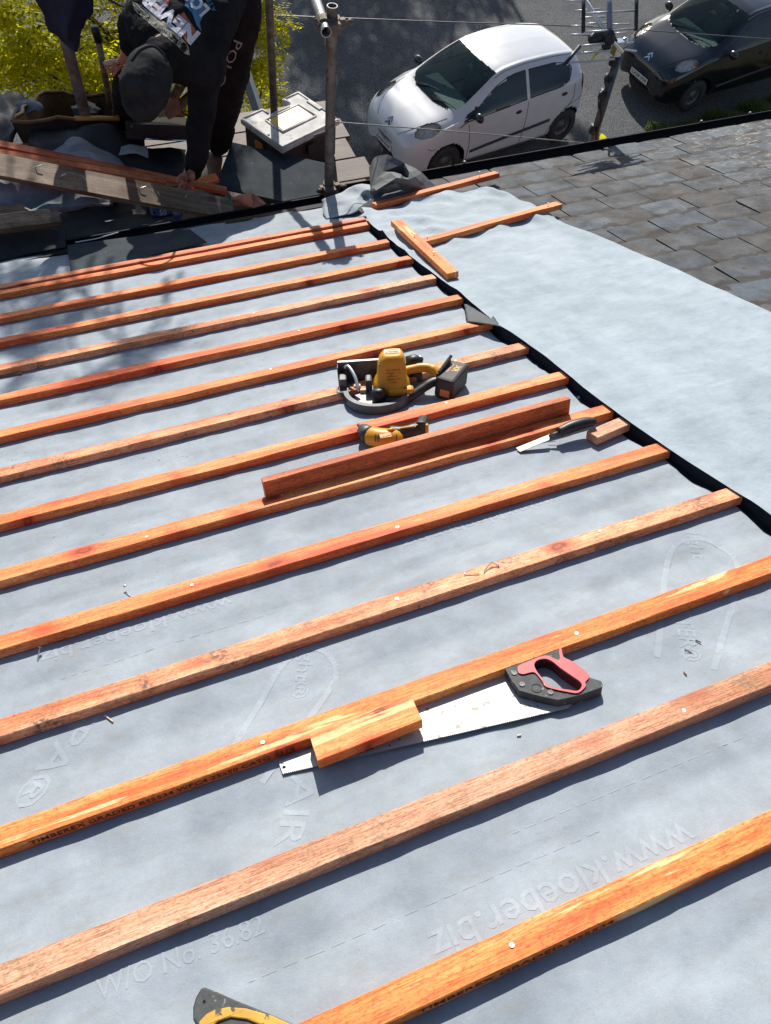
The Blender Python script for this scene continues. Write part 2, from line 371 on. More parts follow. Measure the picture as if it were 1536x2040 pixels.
# verge between the house and the dark car
vb = [(9.75, 10.85), (10.6, 10.0), (12.0, 10.35), (14.5, 10.75), (15, 9), (9.2, 8.6), (9.2, 9.9)]
g = MB(); vb = [(9.55, 9.75), (9.9, 10.28), (10.4, 10.18), (11.2, 10.3), (12.5, 10.5), (15, 10.9), (15, 8.4), (9.2, 8.4)]
g.prism([vb], GZ + .004, GZ + .03); tag(g.build('verge', M_SOIL), kind='structure')
def leafmat(name, c1, c2, tr):
    m, nt, bs = newmat(name); ge = N(nt, 'ShaderNodeNewGeometry'); col = ramp(nt, ge.outputs['Random Per Island'], [(0, c1), (1, c2)])
    nt.links.new(col, bs.inputs['Base Color']); bs.inputs['Roughness'].default_value = .6; bs.inputs['Specular IOR Level'].default_value = .12
    t = N(nt, 'ShaderNodeBsdfTranslucent'); nt.links.new(mix(nt, .5, col, tr), t.inputs[0])
    ms = N(nt, 'ShaderNodeMixShader'); ms.inputs[0].default_value = .55
    nt.links.new(bs.outputs[0], ms.inputs[1]); nt.links.new(t.outputs[0], ms.inputs[2]); nt.links.new(ms.outputs[0], nt.nodes['Material Output'].inputs[0]); return m
M_LEAFY = leafmat('golden_green_leaf', (.11, .16, .006), (.52, .50, .010), (.95, .88, .012))
M_LEAFG = leafmat('green_leaf', (.03, .065, .012), (.07, .12, .02), (.12, .2, .02))
M_GRASS = leafmat('grass_blade', (.05, .09, .015), (.14, .17, .04), (.2, .25, .04))
M_BARK = pm('tree_bark', (.05, .04, .03), (.09, .075, .055), 12, .9, bmp=.8, bscale=25, bdist=.01)
g = MB(); rr = random.Random(3)
for i in range(5200):
    x = rr.uniform(9.5, 14.8); top = 9.95 + max(0, x - 10.6) * .13
    y = top + .25 - abs(rr.gauss(0, .45)); cl = noise.noise(V((x * 2.2, y * 2.2, 0)))
    if cl < -.12 + .25 * (x < 10.3) or y < 8.6: continue
    h = rr.uniform(.04, .13) * (1 + max(0, cl) * 2.2); a = rr.uniform(0, 6.28); d = V((math.cos(a), math.sin(a), 0)); s = V((-d.y, d.x, 0)) * .006
    p = V((x, y, GZ + .02)); q = p + d * h * .35 + V((0, 0, h * .8)); t = p + d * h * rr.uniform(.6, 1.1) + V((0, 0, h))
    g.add([p - s, p + s, q + s * .8, q - s * .8, t], [(0, 1, 2, 3), (3, 2, 4)])
tag(g.build('verge_grass', M_GRASS), 'patchy green grass growing on the verge beside the dark car', 'grass', kind='stuff')

# ---------------------------------------------------------------- house under the roof
house = thing('house', 'house whose half stripped slate roof fills the photo, black gutter along its eaves', 'house', (1.5, 0, GZ))
VE = 4.385
ym = rp(0, 4.30, -.1).y - .04
g = MB().box(((-4.2 + 7.5) / 2, (ym - 6) / 2, (GZ + rp(0, VE, -.1).z - .05) / 2), (11.7, ym + 6, rp(0, VE, -.1).z - .05 - GZ)); g.build('wall', M_BRICK, house)
# slate course geometry
GA = .208
def slatemat():
    m, nt, bs = newmat('old_roof_slate'); v = coord(nt); ge = N(nt, 'ShaderNodeNewGeometry')
    base = ramp(nt, ge.outputs['Random Per Island'], [(0, (.070, .078, .088)), (.2, (.095, .112, .132)), (.42, (.082, .078, .082)), (.6, (.112, .128, .145)), (.8, (.080, .076, .074)), (1, (.078, .088, .10))])
    base = mix(nt, .75, base, ramp(nt, nz(nt, v, 9, 6, .65), [(.30, .45), (.70, 1.6)]), 'MULTIPLY')
    br = ramp(nt, nz(nt, v, 4, 6, .7, .4), [(.50, 0.0), (.66, .75)]); base = mix(nt, br, base, (.080, .060, .045))
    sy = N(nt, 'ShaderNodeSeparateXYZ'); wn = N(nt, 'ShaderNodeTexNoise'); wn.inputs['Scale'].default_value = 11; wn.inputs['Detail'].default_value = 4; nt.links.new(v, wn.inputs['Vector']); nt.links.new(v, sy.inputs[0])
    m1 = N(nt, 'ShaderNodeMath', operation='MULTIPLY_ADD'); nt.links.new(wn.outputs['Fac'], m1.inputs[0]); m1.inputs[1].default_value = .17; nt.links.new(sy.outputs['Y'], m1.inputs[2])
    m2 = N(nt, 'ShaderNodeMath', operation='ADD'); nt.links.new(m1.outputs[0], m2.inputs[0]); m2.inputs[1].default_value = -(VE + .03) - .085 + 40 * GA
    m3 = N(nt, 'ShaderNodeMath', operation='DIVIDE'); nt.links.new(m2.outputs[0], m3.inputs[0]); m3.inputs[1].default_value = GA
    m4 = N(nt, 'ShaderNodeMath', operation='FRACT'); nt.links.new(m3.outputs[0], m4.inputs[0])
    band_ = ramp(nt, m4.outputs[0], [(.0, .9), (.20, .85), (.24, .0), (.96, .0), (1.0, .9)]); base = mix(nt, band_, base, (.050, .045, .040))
    x = N(nt, 'ShaderNodeSeparateXYZ'); tc = N(nt, 'ShaderNodeTexCoord'); nt.links.new(tc.outputs['Object'], x.inputs[0])
    far = N(nt, 'ShaderNodeMapRange'); far.inputs['From Min'].default_value = 2.9; far.inputs['From Max'].default_value = 4.6; nt.links.new(x.outputs['X'], far.inputs[0])
    li = ramp(nt, nz(nt, coord(nt, (1, 1.6, 1)), 11, 6, .75, 1.2), [(.54, 0.0), (.59, 1.0)]); mu = N(nt, 'ShaderNodeMath', operation='MULTIPLY')
    nt.links.new(li, mu.inputs[0]); nt.links.new(far.outputs[0], mu.inputs[1]); base = mix(nt, mu.outputs[0], base, (.34, .33, .30))
    ol = ramp(nt, nz(nt, v, 14, 3, .5), [(.70, 0.0), (.74, .8)]); base = mix(nt, ol, base, (.115, .10, .03))
    sp = ramp(nt, nz(nt, v, 52, 2), [(.66, 0.0), (.70, .8)]); base = mix(nt, sp, base, (.03, .03, .028))
    nt.links.new(base, bs.inputs['Base Color']); nt.links.new(ramp(nt, nz(nt, v, 7, 4), [(.3, .72), (.7, .95)]), bs.inputs['Roughness']); bs.inputs['Specular IOR Level'].default_value = .22
    b = bump(nt, bs, nz(nt, coord(nt, (1, 1, 1)), 26, 6, .6), .5, .005); bump(nt, bs, nz(nt, v, 150, 4), .35, .001, b); return m
M_SLATE = slatemat()
g = MB(); rr = random.Random(11)
nrow = 33
for r in range(nrow):
    vb_ = VE + .03 - r * GA          # exposed lower edge (further down the slope)
    if vb_ < -1.8: break
    off = (r % 2) * .133 + rr.uniform(-.012, .012); u = 1.45 + off
    while u < 7.2:
        w = .262 + rr.uniform(-.035, .035); t = rr.uniform(.005, .009); sk = rr.uniform(-.008, .008); lift = rr.uniform(0, .0035) + (.006 if rr.random() < .05 else 0); e = rr.uniform(-.010, .012); bow = rr.uniform(-.006, .014)
        n0 = -.030; lo = n0 + .013 + lift; hi = n0 + .0015
        vt = vb_ - GA - .08
        # outline of the lower edge with chipped corners
        nseg = 7; ed = []
        for k in range(nseg + 1):
            a = k / nseg; ch = (rr.uniform(.004, .022) if k in (0, nseg) and rr.random() < .6 else 0) + rr.uniform(0, .0045)
            ed.append((u + .002 + (w - .004) * a + (0.004 if k == 0 else -.004 if k == nseg else 0) * (ch > .01), vb_ + e + sk * (a - .5) - ch + bow * (math.sin(math.pi * a) - .5)))
        top = [(u + .002, vt), (u + w - .002, vt)]
        vs = [V((x, y, lo)) for x, y in ed] + [V((top[1][0], top[1][1], hi)), V((top[0][0], top[0][1], hi))]
        n = len(vs); vs2 = [p - V((0, 0, t)) for p in vs]
        g.add(vs + vs2, [tuple(range(n)), tuple(range(2 * n - 1, n - 1, -1))] + [(i, i + n, (i + 1) % n + n, (i + 1) % n) for i in range(n)])
        u += w
g.build('slate_roof', M_SLATE, house, M=ROOF, local=True)
# dark sarking under everything
g = MB().box(((-4.2 + 1.4) / 2, (4.34 - 1.9) / 2, -.085), (5.6, 4.34 + 1.9, .06)); g.box(((1.4 + 7.2) / 2, (VE - 1.9) / 2, -.085), (5.8, VE + 1.9, .06)); g.build('roof_deck', M_VOID, house, M=ROOF, local=True)
# gutter: open half pipe, plus fascia
def gutter(u0, u1, vc, nc, r):
    mb = MB(); k = 10; vs = []
    for u in (u0, u1):
        for rr_ in (r, r - .004):
            for i in range(k + 1):
                a = math.pi * i / k; vs.append(rp(u, 0, 0) * 0 + V((u, rp(0, vc, nc).y - math.cos(a) * rr_, rp(0, vc, nc).z - math.sin(a) * rr_)))
    n = k + 1
    fs = [(i, i + 1, 2 * n + i + 1, 2 * n + i) for i in range(k)] + [(n + i, n + i + 1, 3 * n + i + 1, 3 * n + i) for i in range(k)]
    fs += [(0, n, 3 * n, 2 * n), (k, n + k, 3 * n + k, 2 * n + k)] + [(i, i + 1, n + i + 1, n + i) for i in range(k)] + [(2 * n + i, 2 * n + i + 1, 3 * n + i + 1, 3 * n + i) for i in range(k)]
    mb.add(vs, fs)
    yb, zb = rp(0, vc, nc).y + r, rp(0, vc, nc).z
    mb.tube([(u0, yb, zb), (u1, yb, zb)], .006, 6)
    return mb
gutter(-4.0, 1.36, 4.435, -.05, .060).build('gutter', M_GUT, house)
gu = gutter(1.38, 7.3, VE + .105, -.025, .060)
gt = gu.build('gutter', M_GUT, house)
c = rp(0, 4.34, -.06); g = MB().box((-1.32, ym - .06, c.z - .09), (5.3, .10, .16)); g.build('fascia', M_GUT, house)
c = rp(0, VE + .02, -.05); g = MB().box((4.3, ym + .03, c.z - .07), (5.8, .03, .16)); g.build('fascia', M_GUT, house)
for u in (1.62, 2.2, 3.95, 4.35, 5.3):
    y0 = rp(0, VE + .105, -.025).y; z0 = rp(0, VE + .105, -.025).z
    b = MB(); b.ball((u, y0 + .062, z0 + .010), .011, 8); b.build('gutter_bracket', M_GALV, house)

# ---------------------------------------------------------------- breather membrane over the stripped roof
BT = [(1, 0), (2, .00), (3, .0), (4, .0), (5, 0), (6, 0), (7, 0), (8, 0), (9, 0), (10, 0), (11, 0), (12, 0), (13, 0)]
_off = [0, -0.00515, -0.00034, 0.00075, 0.00457, 0.00595, 0.00376, 0.00012, -0.00106, -0.009, -0.00314, -0.00413, 0.00112, 0.00653]
G0 = .25501; V0 = .22076
def vback(i): return V0 + G0 * i + (_off[i] * H if i < 14 else 0)
VB = {i: vback(i) for i in range(1, 14)}
VB[14] = 3.838; VB[15] = 3.894; VB[0] = V0 - .002; VB[-1] = V0 - G0
HB = .027
def mem_n(u, v):
    # nearest batten distance -> the sheet is pinned there and sags between
    t = (v - V0 + .025) / G0; fr = abs(t - round(t)) * 2      # 0 on a batten, 1 midway
    if v > 3.95: fr = 1
    sag = .5 + .5 * noise.noise(V((u * 2.1, v * 1.7, 3)))
    n = -HB - .0010 - fr ** 2.2 * (.002 + .013 * sag)
    n += .0042 * noise.noise(V((u * 5, v * 9, 7))) * (.22 + .78 * fr) + .0016 * noise.noise(V((u * 17, v * 22, 2)))
    r = noise.noise(V((u * 3 + v * 2.4, v * 7 - u * 2.2, 5))); n += .004 * max(0, 1 - abs(r) * 9) * fr     # a few ridged creases
    for v0_, a_, u0_, u1_ in ((1.585, .0045, -.5, 1.1), (1.545, .003, -.5, .5), (1.05, .002, .2, .8), (.60, .0025, .1, .6), (2.12, .003, .0, .9), (1.36, .002, .5, 1.2)):
        d_ = v - v0_ - .018 * noise.noise(V((u * 2.2, v0_ * 9, 1))) - .03 * (u - .3) * .4
        if abs(d_) < .03 and u0_ < u < u1_: n += a_ * math.exp(-(d_ / .009) ** 2) * min(1, (u - u0_) * 6, (u1_ - u) * 6)
    if v > 4.02:                       # wavy last strip running into the gutter
        k = min(1, (v - 4.02) / .2); n += .012 * k * noise.noise(V((u * 3, v * 6, 1))) - .03 * max(0, v - 4.45)
    return n
g = MB()
us = [-2.6 + .1 * i for i in range(19)] + [-.7 + .016 * i for i in range(int(2.17 / .016) + 1)]
vs_ = [-1.4 + .1 * i for i in range(14)] + [.0 + .0165 * i for i in range(int(4.36 / .0165) + 1)]
g.add([(u, v, mem_n(u, v)) for v in vs_ for u in us], [(j * len(us) + i, j * len(us) + i + 1, (j + 1) * len(us) + i + 1, (j + 1) * len(us) + i) for j in range(len(vs_) - 1) for i in range(len(us) - 1)])
g_mem = list(g.v); mem = g.build('roofing_membrane', M_MEM, None, ROOF, local=True, smooth=True)
tag(mem, 'large grey breather membrane stretched over the roof beneath the rows of orange battens', 'membrane')
import bisect
def mem_lin(u, v):
    i = max(0, min(len(us) - 2, bisect.bisect_right(us, u) - 1)); j = max(0, min(len(vs_) - 2, bisect.bisect_right(vs_, v) - 1)); W = len(us)
    a = (u - us[i]) / (us[i + 1] - us[i]); b = (v - vs_[j]) / (vs_[j + 1] - vs_[j]); z = lambda q, p: g_mem[q * W + p].z
    return (z(j, i) * (1 - a) + z(j, i + 1) * a) * (1 - b) + (z(j + 1, i) * (1 - a) + z(j + 1, i + 1) * a) * b
# its printing (upside down as in the photo): reads from upslope, i.e. towards -u
def memprint(s, u, v, w, h, ang, bold=.01, extra=None):
    mb = MB(); ca, sa = math.cos(R_(ang)), math.sin(R_(ang))
    def fn(a, b):
        x = u + ca * a - sa * b; y = v + sa * a + ca * b
        return V((x, y, mem_lin(x, y) + .0005))
    if s: put_text(mb, s, fn, w, h, bold)
    if extra: extra(mb, fn)
    mb.build('printed_text', M_PRINT, mem, ROOF, local=True)
# text right = +u at angle 0, text up = +v at angle 0
memprint('www.kloeber.biz', .437, .500, .50, .075, 180, .012)
memprint('www.kloeber.biz', -.165, 1.418, .45, .058, 180, .012)
memprint('www.kloeber.biz', .742, 1.432, .45, .052, 180, .008)
memprint('W/O No. 36.82', -.19, .642, .27, .048, 0, .006)
memprint('SEPA®', -.345, 1.150, .30, .075, -130, .015)
memprint('www.kloeber', 1.02, .552, .22, .036, 180, .008)
def logo(mb, fn, s=1.0):
    pts = catmull([(-.30 * s, -.045 * s, 0), (.02, -.085 * s, 0), (.115 * s, -.04 * s, 0), (.12 * s, .03 * s, 0), (.03 * s, .075 * s, 0), (-.30 * s, .07 * s, 0)], 8)
    for i in range(len(pts) - 1):
        a, b = pts[i], pts[i + 1]; d = (b - a).normalized(); q = V((-d.y, d.x, 0)) * .007
        mb.add([fn(*(a - q).xy), fn(*(b - q).xy), fn(*(b + q).xy), fn(*(a + q).xy)], [(0, 1, 2, 3)])
memprint('light', 1.185, 1.115, .10, .052, -118, .01)
memprint('BETTER®', .985, .905, .20, .055, -118, .01)
memprint('', 1.13, 1.03, 0, 0, 48, extra=lambda mb, fn: logo(mb, fn, 1.0))
memprint('light®', .16, 1.135, .15, .048, -118, .012)
memprint('', .14, 1.10, 0, 0, 48, extra=lambda mb, fn: logo(mb, fn, .8))
memprint('AIR', .05, .82, .15, .07, -118, .012)
for v_, u0, u1 in ((.745, -.4, .5), (.565, -.1, .55), (.47, -.3, -.05), (1.34, -.35, .15), (.62, .4, .9), (.45, .62, .95)):
    mb = MB(); u = u0
    while u < u1:
        L = .012
        mb.add([(u, v_, mem_lin(u, v_) + .0005), (u + L, v_, mem_lin(u + L, v_) + .0005), (u + L, v_ + .002, mem_lin(u + L, v_) + .0005), (u, v_ + .002, mem_lin(u, v_) + .0005)], [(0, 1, 2, 3)]); u += L + (.012 if int(u * 1000) % 5 == 0 else -.001)
    mb.build('printed_line', M_PRINT, mem, ROOF, local=True)

# ---------------------------------------------------------------- pale loose sheet lapped over the old slates
def edgeL(v):   # u of its left hem
    K = [(-1.5, 1.44), (.9, 1.40), (1.18, 1.388), (1.4, 1.362), (1.66, 1.336), (1.87, 1.330), (2.13, 1.330), (2.43, 1.303), (2.8, 1.311), (3.36, 1.30), (3.79, 1.295), (4.0, 1.33)]
    for a, b in zip(K, K[1:]):
        if v <= b[0]: t = max(0, (v - a[0]) / (b[0] - a[0])); return a[1] + (b[1] - a[1]) * t
    return K[-1][1]
def edgeR(v):
    K = [(-1.5, 2.52), (1.2, 2.36), (2.07, 2.27), (2.42, 2.247), (2.89, 2.212), (3.345, 2.14), (3.68, 2.146), (3.93, 2.13), (4.05, 2.05)]
    for a, b in zip(K, K[1:]):
        if v <= b[0]: t = max(0, (v - a[0]) / (b[0] - a[0])); return a[1] + (b[1] - a[1]) * t
    return K[-1][1]
def sheet_n(u, v, a):
    n = .007 + .008 * noise.noise(V((u * 2.6, v * 2.2, 11))) + .004 * noise.noise(V((u * 7, v * 6, 4))) + .0022 * noise.noise(V((u * 20, v * 16, 4)))
    w = max(0, min(1, (v - 3.05) / .35)); r = noise.noise(V((u * 4.5 + v * 3, v * 3.4 - u * 1.5, 8)))
    n += w * (.020 * (1 - abs(r) * 3 if abs(r) < .33 else 0) + .012 * noise.noise(V((u * 9, v * 8, 5))))
    if a < .08: n += (.003 + .005 * noise.noise(V((v * 5, 0, 2)))) * (1 - a / .08) * (0.9 if v < 3.3 else -.3)
    n = max(n, .002) if a < .06 else n
    if a < .03: n = max(n, .006)
    if a > .96: n -= .016 * (a - .96) / .04
    return n
NV = 190; NU = 84; g = MB(); vs = []
VEND = 4.02
for j in range(NV + 1):
    v = -1.3 + (VEND + 1.3) * j / NV
    for i in range(NU + 1):
        a = i / NU; ww = .004 * noise.noise(V((v * 3, 3, 1)))
        l, r = edgeL(v) + ww, edgeR(v) + .007 * noise.noise(V((v * 4, 9, 1))); u = l + (r - l) * a
        vv = v if j < NV else v + .02 * noise.noise(V((u * 6, 0, 0))) - .09 * (1 - a) ** 2
        vs.append((u, vv, sheet_n(u, v, a)))
g.add(vs, [(j * (NU + 1) + i, j * (NU + 1) + i + 1, (j + 1) * (NU + 1) + i + 1, (j + 1) * (NU + 1) + i) for j in range(NV) for i in range(NU)])
sh = g.build('loose_membrane_sheet', M_MEML, None, ROOF, local=True, smooth=True)
tag(sh, 'pale blue white membrane sheet laid loose over the old slates right of the battens', 'membrane')
M_JOINSHADE = pm('painted_join_shade', (.012, .015, .024), (.018, .022, .032), 20, 1.0, spec=.05)  # near-black navy standing in for the shadow at the join
# painted shade strip under the sheet edge, and torn flap, along the join
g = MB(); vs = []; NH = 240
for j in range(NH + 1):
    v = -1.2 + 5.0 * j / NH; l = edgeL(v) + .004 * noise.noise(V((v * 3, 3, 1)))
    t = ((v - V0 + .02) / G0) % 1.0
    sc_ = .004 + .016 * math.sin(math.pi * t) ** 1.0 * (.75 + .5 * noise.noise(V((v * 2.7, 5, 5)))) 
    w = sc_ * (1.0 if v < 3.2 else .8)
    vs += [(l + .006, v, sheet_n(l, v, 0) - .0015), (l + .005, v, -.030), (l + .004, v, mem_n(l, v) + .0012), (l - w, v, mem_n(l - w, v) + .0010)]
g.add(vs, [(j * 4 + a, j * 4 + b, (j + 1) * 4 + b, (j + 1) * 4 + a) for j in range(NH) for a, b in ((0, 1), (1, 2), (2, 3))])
g.build('join_shade_strip', M_JOINSHADE, sh, ROOF, local=True)
P = lambda x, y, n: rpx(x, y, n)
g = cloth([[P(972, 618, .006), P(948, 610, .0), P(925, 606, -.01)], [P(985, 632, .016), P(958, 634, .012), P(930, 634, .004)], [P(998, 652, .012), P(972, 646, .010), P(930, 641, .003)]], 5, 5, .003, 30)
one('membrane_offcut', 'small dark grey membrane flap curled up over a batten end at the join', 'membrane', g, M_MEMD, ROOF, smooth=True, solid=.001)

# ---------------------------------------------------------------- battens
def batten_mesh(L, w, h, seed=0, warp=.0015, ends=(0, 0), seg=.06):
    mb = MB(); n = max(2, int(L / seg)); c = .0016; rr = random.Random(seed)
    pr = [(-w / 2 + c, 0), (w / 2 - c, 0), (w / 2, c), (w / 2, h - c), (w / 2 - c, h), (-w / 2 + c, h), (-w / 2, h - c), (-w / 2, c)]
    vs = []
    for i in range(n + 1):
        x = L * i / n; wy = warp * noise.noise(V((x * 1.3, seed, 0))); 
        for k, (y, z) in enumerate(pr):
            j = .0006 * noise.noise(V((x * 14, y * 90 + seed, z * 90)))
            e = 0
            if i == 0: e = -ends[0] * (y / w)
            if i == n: e = ends[1] * (y / w)
            wane = -.002 * max(0, noise.noise(V((x * 3, seed * 3, k))) - .15) * 3 if k in (3, 4, 5, 6) else 0
            vs.append((x + e, y + wy + j, z + j + wane))
    fs = [(i * 8 + k, i * 8 + (k + 1) % 8, (i + 1) * 8 + (k + 1) % 8, (i + 1) * 8 + k) for i in range(n) for k in range(8)]
    fs += [tuple(range(8))[::-1], tuple(n * 8 + k for k in range(8))]
    return mb.add(vs, fs)
def frame_on(a, b, up):   # matrix with x from a to b, z ~ up, origin a
    x = (b - a).normalized(); y = up.cross(x).normalized(); z = x.cross(y)
    return Matrix.Translation(a) @ Matrix((x, y, z)).transposed().to_4x4()
def nail(parent, M, x, y, z, up=.001, lean=(0, 0), r=.0042):
    mb = MB(); p = V((x, y, z)); q = p + V((lean[0], lean[1], up)); mb.tube([p - V((0, 0, .004)), q], .0016, 6); mb.tube([q, q + V((0, 0, .0012))], [r, r * .95], 10)
    mb.build('nail', M_NAIL, parent, M, local=True)
NUP = V((0, math.sin(TH), math.cos(TH)))
UEND = {1: 1.43, 2: 1.42, 3: 1.41, 4: 1.397, 5: 1.374, 6: 1.356, 7: 1.347, 8: 1.33, 9: 1.318, 10: 1.311, 11: 1.306, 12: 1.31, 13: 1.293, 14: 1.315, 15: 1.30, 0: 1.45, -1: 1.45}
LB = {
 -1: 'batten nearest the camera, just below the bottom frame edge', 0: 'batten behind the bottom frame edge',
 1: 'bright orange batten crossing the bottom right corner, right of the black and yellow grip',
 2: 'weathered brown batten, second from the bottom, dark knot near its right end',
 3: 'bright orange batten with printed lettering on its side and the handsaw lying against it',
 4: 'pale peach batten with black mildew spots, just above the one the handsaw lies on',
 5: 'orange batten running directly below the chisel, a bent nail standing in front of it',
 6: 'orange batten between the chisel handle and the deep red batten standing on edge',
 7: 'batten running right in front of the circular saw and behind the yellow impact driver',
 8: 'batten interrupted by the circular saw, its right end just past the battery',
 9: 'batten just behind the circular saw, its right end under the dark membrane flap',
 10: 'batten whose right end stops just above the dark membrane flap',
 11: 'batten ending at the lower end of the short diagonal batten',
 12: 'batten ending beside the middle of the short diagonal batten',
 13: 'batten below the doubled eaves pair, with the coupler shadow just beneath it',
 14: 'lower batten of the doubled pair at the eaves',
 15: 'upper batten of the doubled eaves pair, beside the dark sheet'}
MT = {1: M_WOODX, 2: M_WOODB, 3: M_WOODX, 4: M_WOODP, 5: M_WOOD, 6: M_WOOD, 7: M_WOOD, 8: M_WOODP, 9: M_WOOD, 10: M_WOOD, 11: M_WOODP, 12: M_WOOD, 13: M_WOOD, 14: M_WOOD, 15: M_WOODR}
NA = {1: [(.30, .47), (.84, .44)], 2: [(-.15, .675), (.30, .70), (.82, .70)], 3: [(.03, .965), (.74, .96)], 4: [(.42, 1.225), (.98, 1.235)], 5: [(-.02, 1.48), (.52, 1.47)], 6: [(.28, 1.74), (-.1, 1.72)], 7: [(.9, 1.99)], 8: [(1.05, 2.24)], 9: [(.44, 2.49)], 10: [(.62, 2.75)], 11: [(.5, 3.0)], 12: [(.3, 3.26)], 13: [(.8, 3.52)]}
TILT = {i: 0 for i in range(-1, 16)}
for i in range(1, 16):
    u0 = -2.4 + .1 * ((i * 37) % 5); vc = VB[i] - .025
    a = rp(u0, vc, -HB); b = rp(UEND[i], vc, -HB)
    if i == 15: a = rp(u0, vc, -HB + .006); b = rp(UEND[i], vc, -HB + .010)
    Mx = frame_on(a, b, NUP)
    mb = batten_mesh(UEND[i] - u0, .050, HB if i != 2 else HB + .002, i * 3 + 1, .002, (0, rr.uniform(-.004, .004)))
    o = mb.build('batten', MT[i], None, Mx, local=True); tag(o, LB[i], 'batten', 'parallel roof battens nailed over the membrane')
    for (u, v) in NA.get(i, []): nail(o, Mx, u - u0, v - vc if abs(v - vc) < .022 else 0, HB, .0006)
    if i == 3:
        t = MB(); put_text(t, 'TIMBEREX GRADED BS5534 WPC4 25x50 CATG 2314', lambda a_, b_: (a_ + (-.165 - u0), -.0258, b_ * .9 + HB / 2), .50, .017, .012); t.build('ink_stamp', M_INK, o, Mx, local=True)
    if i == 1:
        t = MB(); put_text(t, 'TIMBEREX GRADED BS5534', lambda a_, b_: (a_ + (.30 - u0), -.0258, b_ * .9 + HB / 2), .34, .017, .012); t.build('ink_stamp', M_INK, o, Mx, local=True)
# loose battens on the pale sheet
def loose(name, label, pa, pb, w, h, mat, group=None, cat='batten', up=NUP, ends=(0, 0), nails=(), seed=0):
    Mx = frame_on(pa, pb, up); o = batten_mesh((pb - pa).length, w, h, seed + 41, .001, ends).build(name, mat, None, Mx, local=True)
    tag(o, label, cat, group)
    for x, y, hgt in nails: nail(o, Mx, x, y, h, hgt)
    return o
loose('batten', 'short loose batten at the far end of the pale sheet beside the crumpled dark membrane', rp(1.395, 3.975, .012), rp(2.195, 4.115, .020), .05, HB, M_WOOD, nails=[(.69, 0, .026)], seed=1)
loose('batten', 'loose batten on the pale sheet running right from behind the short diagonal one', rp(1.385, 3.325, .014), rp(2.205, 3.463, .016), .05, HB, M_WOOD, nails=[(.04, .005, .010), (.76, 0, .012)], seed=2)
loose('batten', 'short diagonal batten lying across the join between the two membrane sheets', rp(1.352, 2.905, .010), rp(1.385, 3.635, .024), .055, HB, M_WOODX, nails=[(.22, .0, .014), (.47, 0, .014)], ends=(.006, 0), seed=3)
so = loose('batten', 'deep red batten standing on edge behind a fixed batten, beside the impact driver', rp(.236, 1.765, -HB), rp(1.215, 1.772, -HB), .026, .078, M_WOODR, seed=4)
loose('timber_offcut', 'short orange offcut of batten resting across the handsaw blade', rp(.118, .903, -.010), rp(.336, .908, -.008), .066, .026, M_WOODX, cat='offcut', ends=(-.004, .004), seed=5)
loose('timber_offcut', 'short pale offcut of wood beneath the end of the chisel handle', rp(1.212, 1.625, -.026), rp(1.352, 1.65, -.026), .048, .026, M_WOODC, cat='offcut', seed=6)
g = MB().tube([P(-20, 752, -.024), P(44, 744, -.024)], .006, 5, flat=.6); one('wood_splinter', 'grey sliver of wood on the membrane at the left frame edge', 'splinter', g, M_WOODO, ROOF)
for (pp_, lab, mt_, r) in ([[(210, 1428), (226, 1440)], 'pale straw coloured splinter on the membrane below the mildewed batten', M_ASH, .0018],
        [[(1030, 1466), (1038, 1464)], 'tiny pale wood chip on the membrane below the saw blade', M_ASH, .0022],
        [[(1385, 1276), (1396, 1281)], 'brown splinter on the membrane at right, upper of three', M_WOODO, .0016], [[(1364, 1292), (1379, 1299)], 'thin brown splinter on the membrane at right, middle of three', M_WOODO, .0012], [[(1362, 1338), (1368, 1345)], 'brown splinter on the membrane at right, lowest of three', M_WOODO, .0015]):
    q = [ruv(*p, -.03) for p in pp_]; g = MB().tube([rp(u, v, mem_n(u, v) + .003) for u, v in q], r, 5); one('wood_splinter', lab, 'splinter', g, mt_, ROOF)
def loosenail(pts, lab, r=.0016):
    g = MB(); g.tube(pts, r, 6); d = (pts[0] - pts[1]).normalized(); g.tube([pts[0], pts[0] + d * .0012], .0042, 8); one('loose_nail', lab, 'nail', g, M_NAIL, ROOF)
loosenail([P(249, 1168, -.018), P(259, 1188, -.026)], 'galvanised nail lying on the membrane just above a batten, left of centre')
loosenail([P(79, 1290, -.012), P(75, 1314, -.026)], 'galvanised nail poking out from under a batten near the left edge')
loosenail([P(992, 1126, .003), P(980, 1120, .010), P(970, 1130, .006), P(964, 1140, .003)], 'bent nail lying on the mildewed batten, its point curled over', .0014)
loosenail([P(926, 1144, .003), P(955, 1142, .003)], 'straight nail lying on the mildewed batten beside a bent one', .0014)
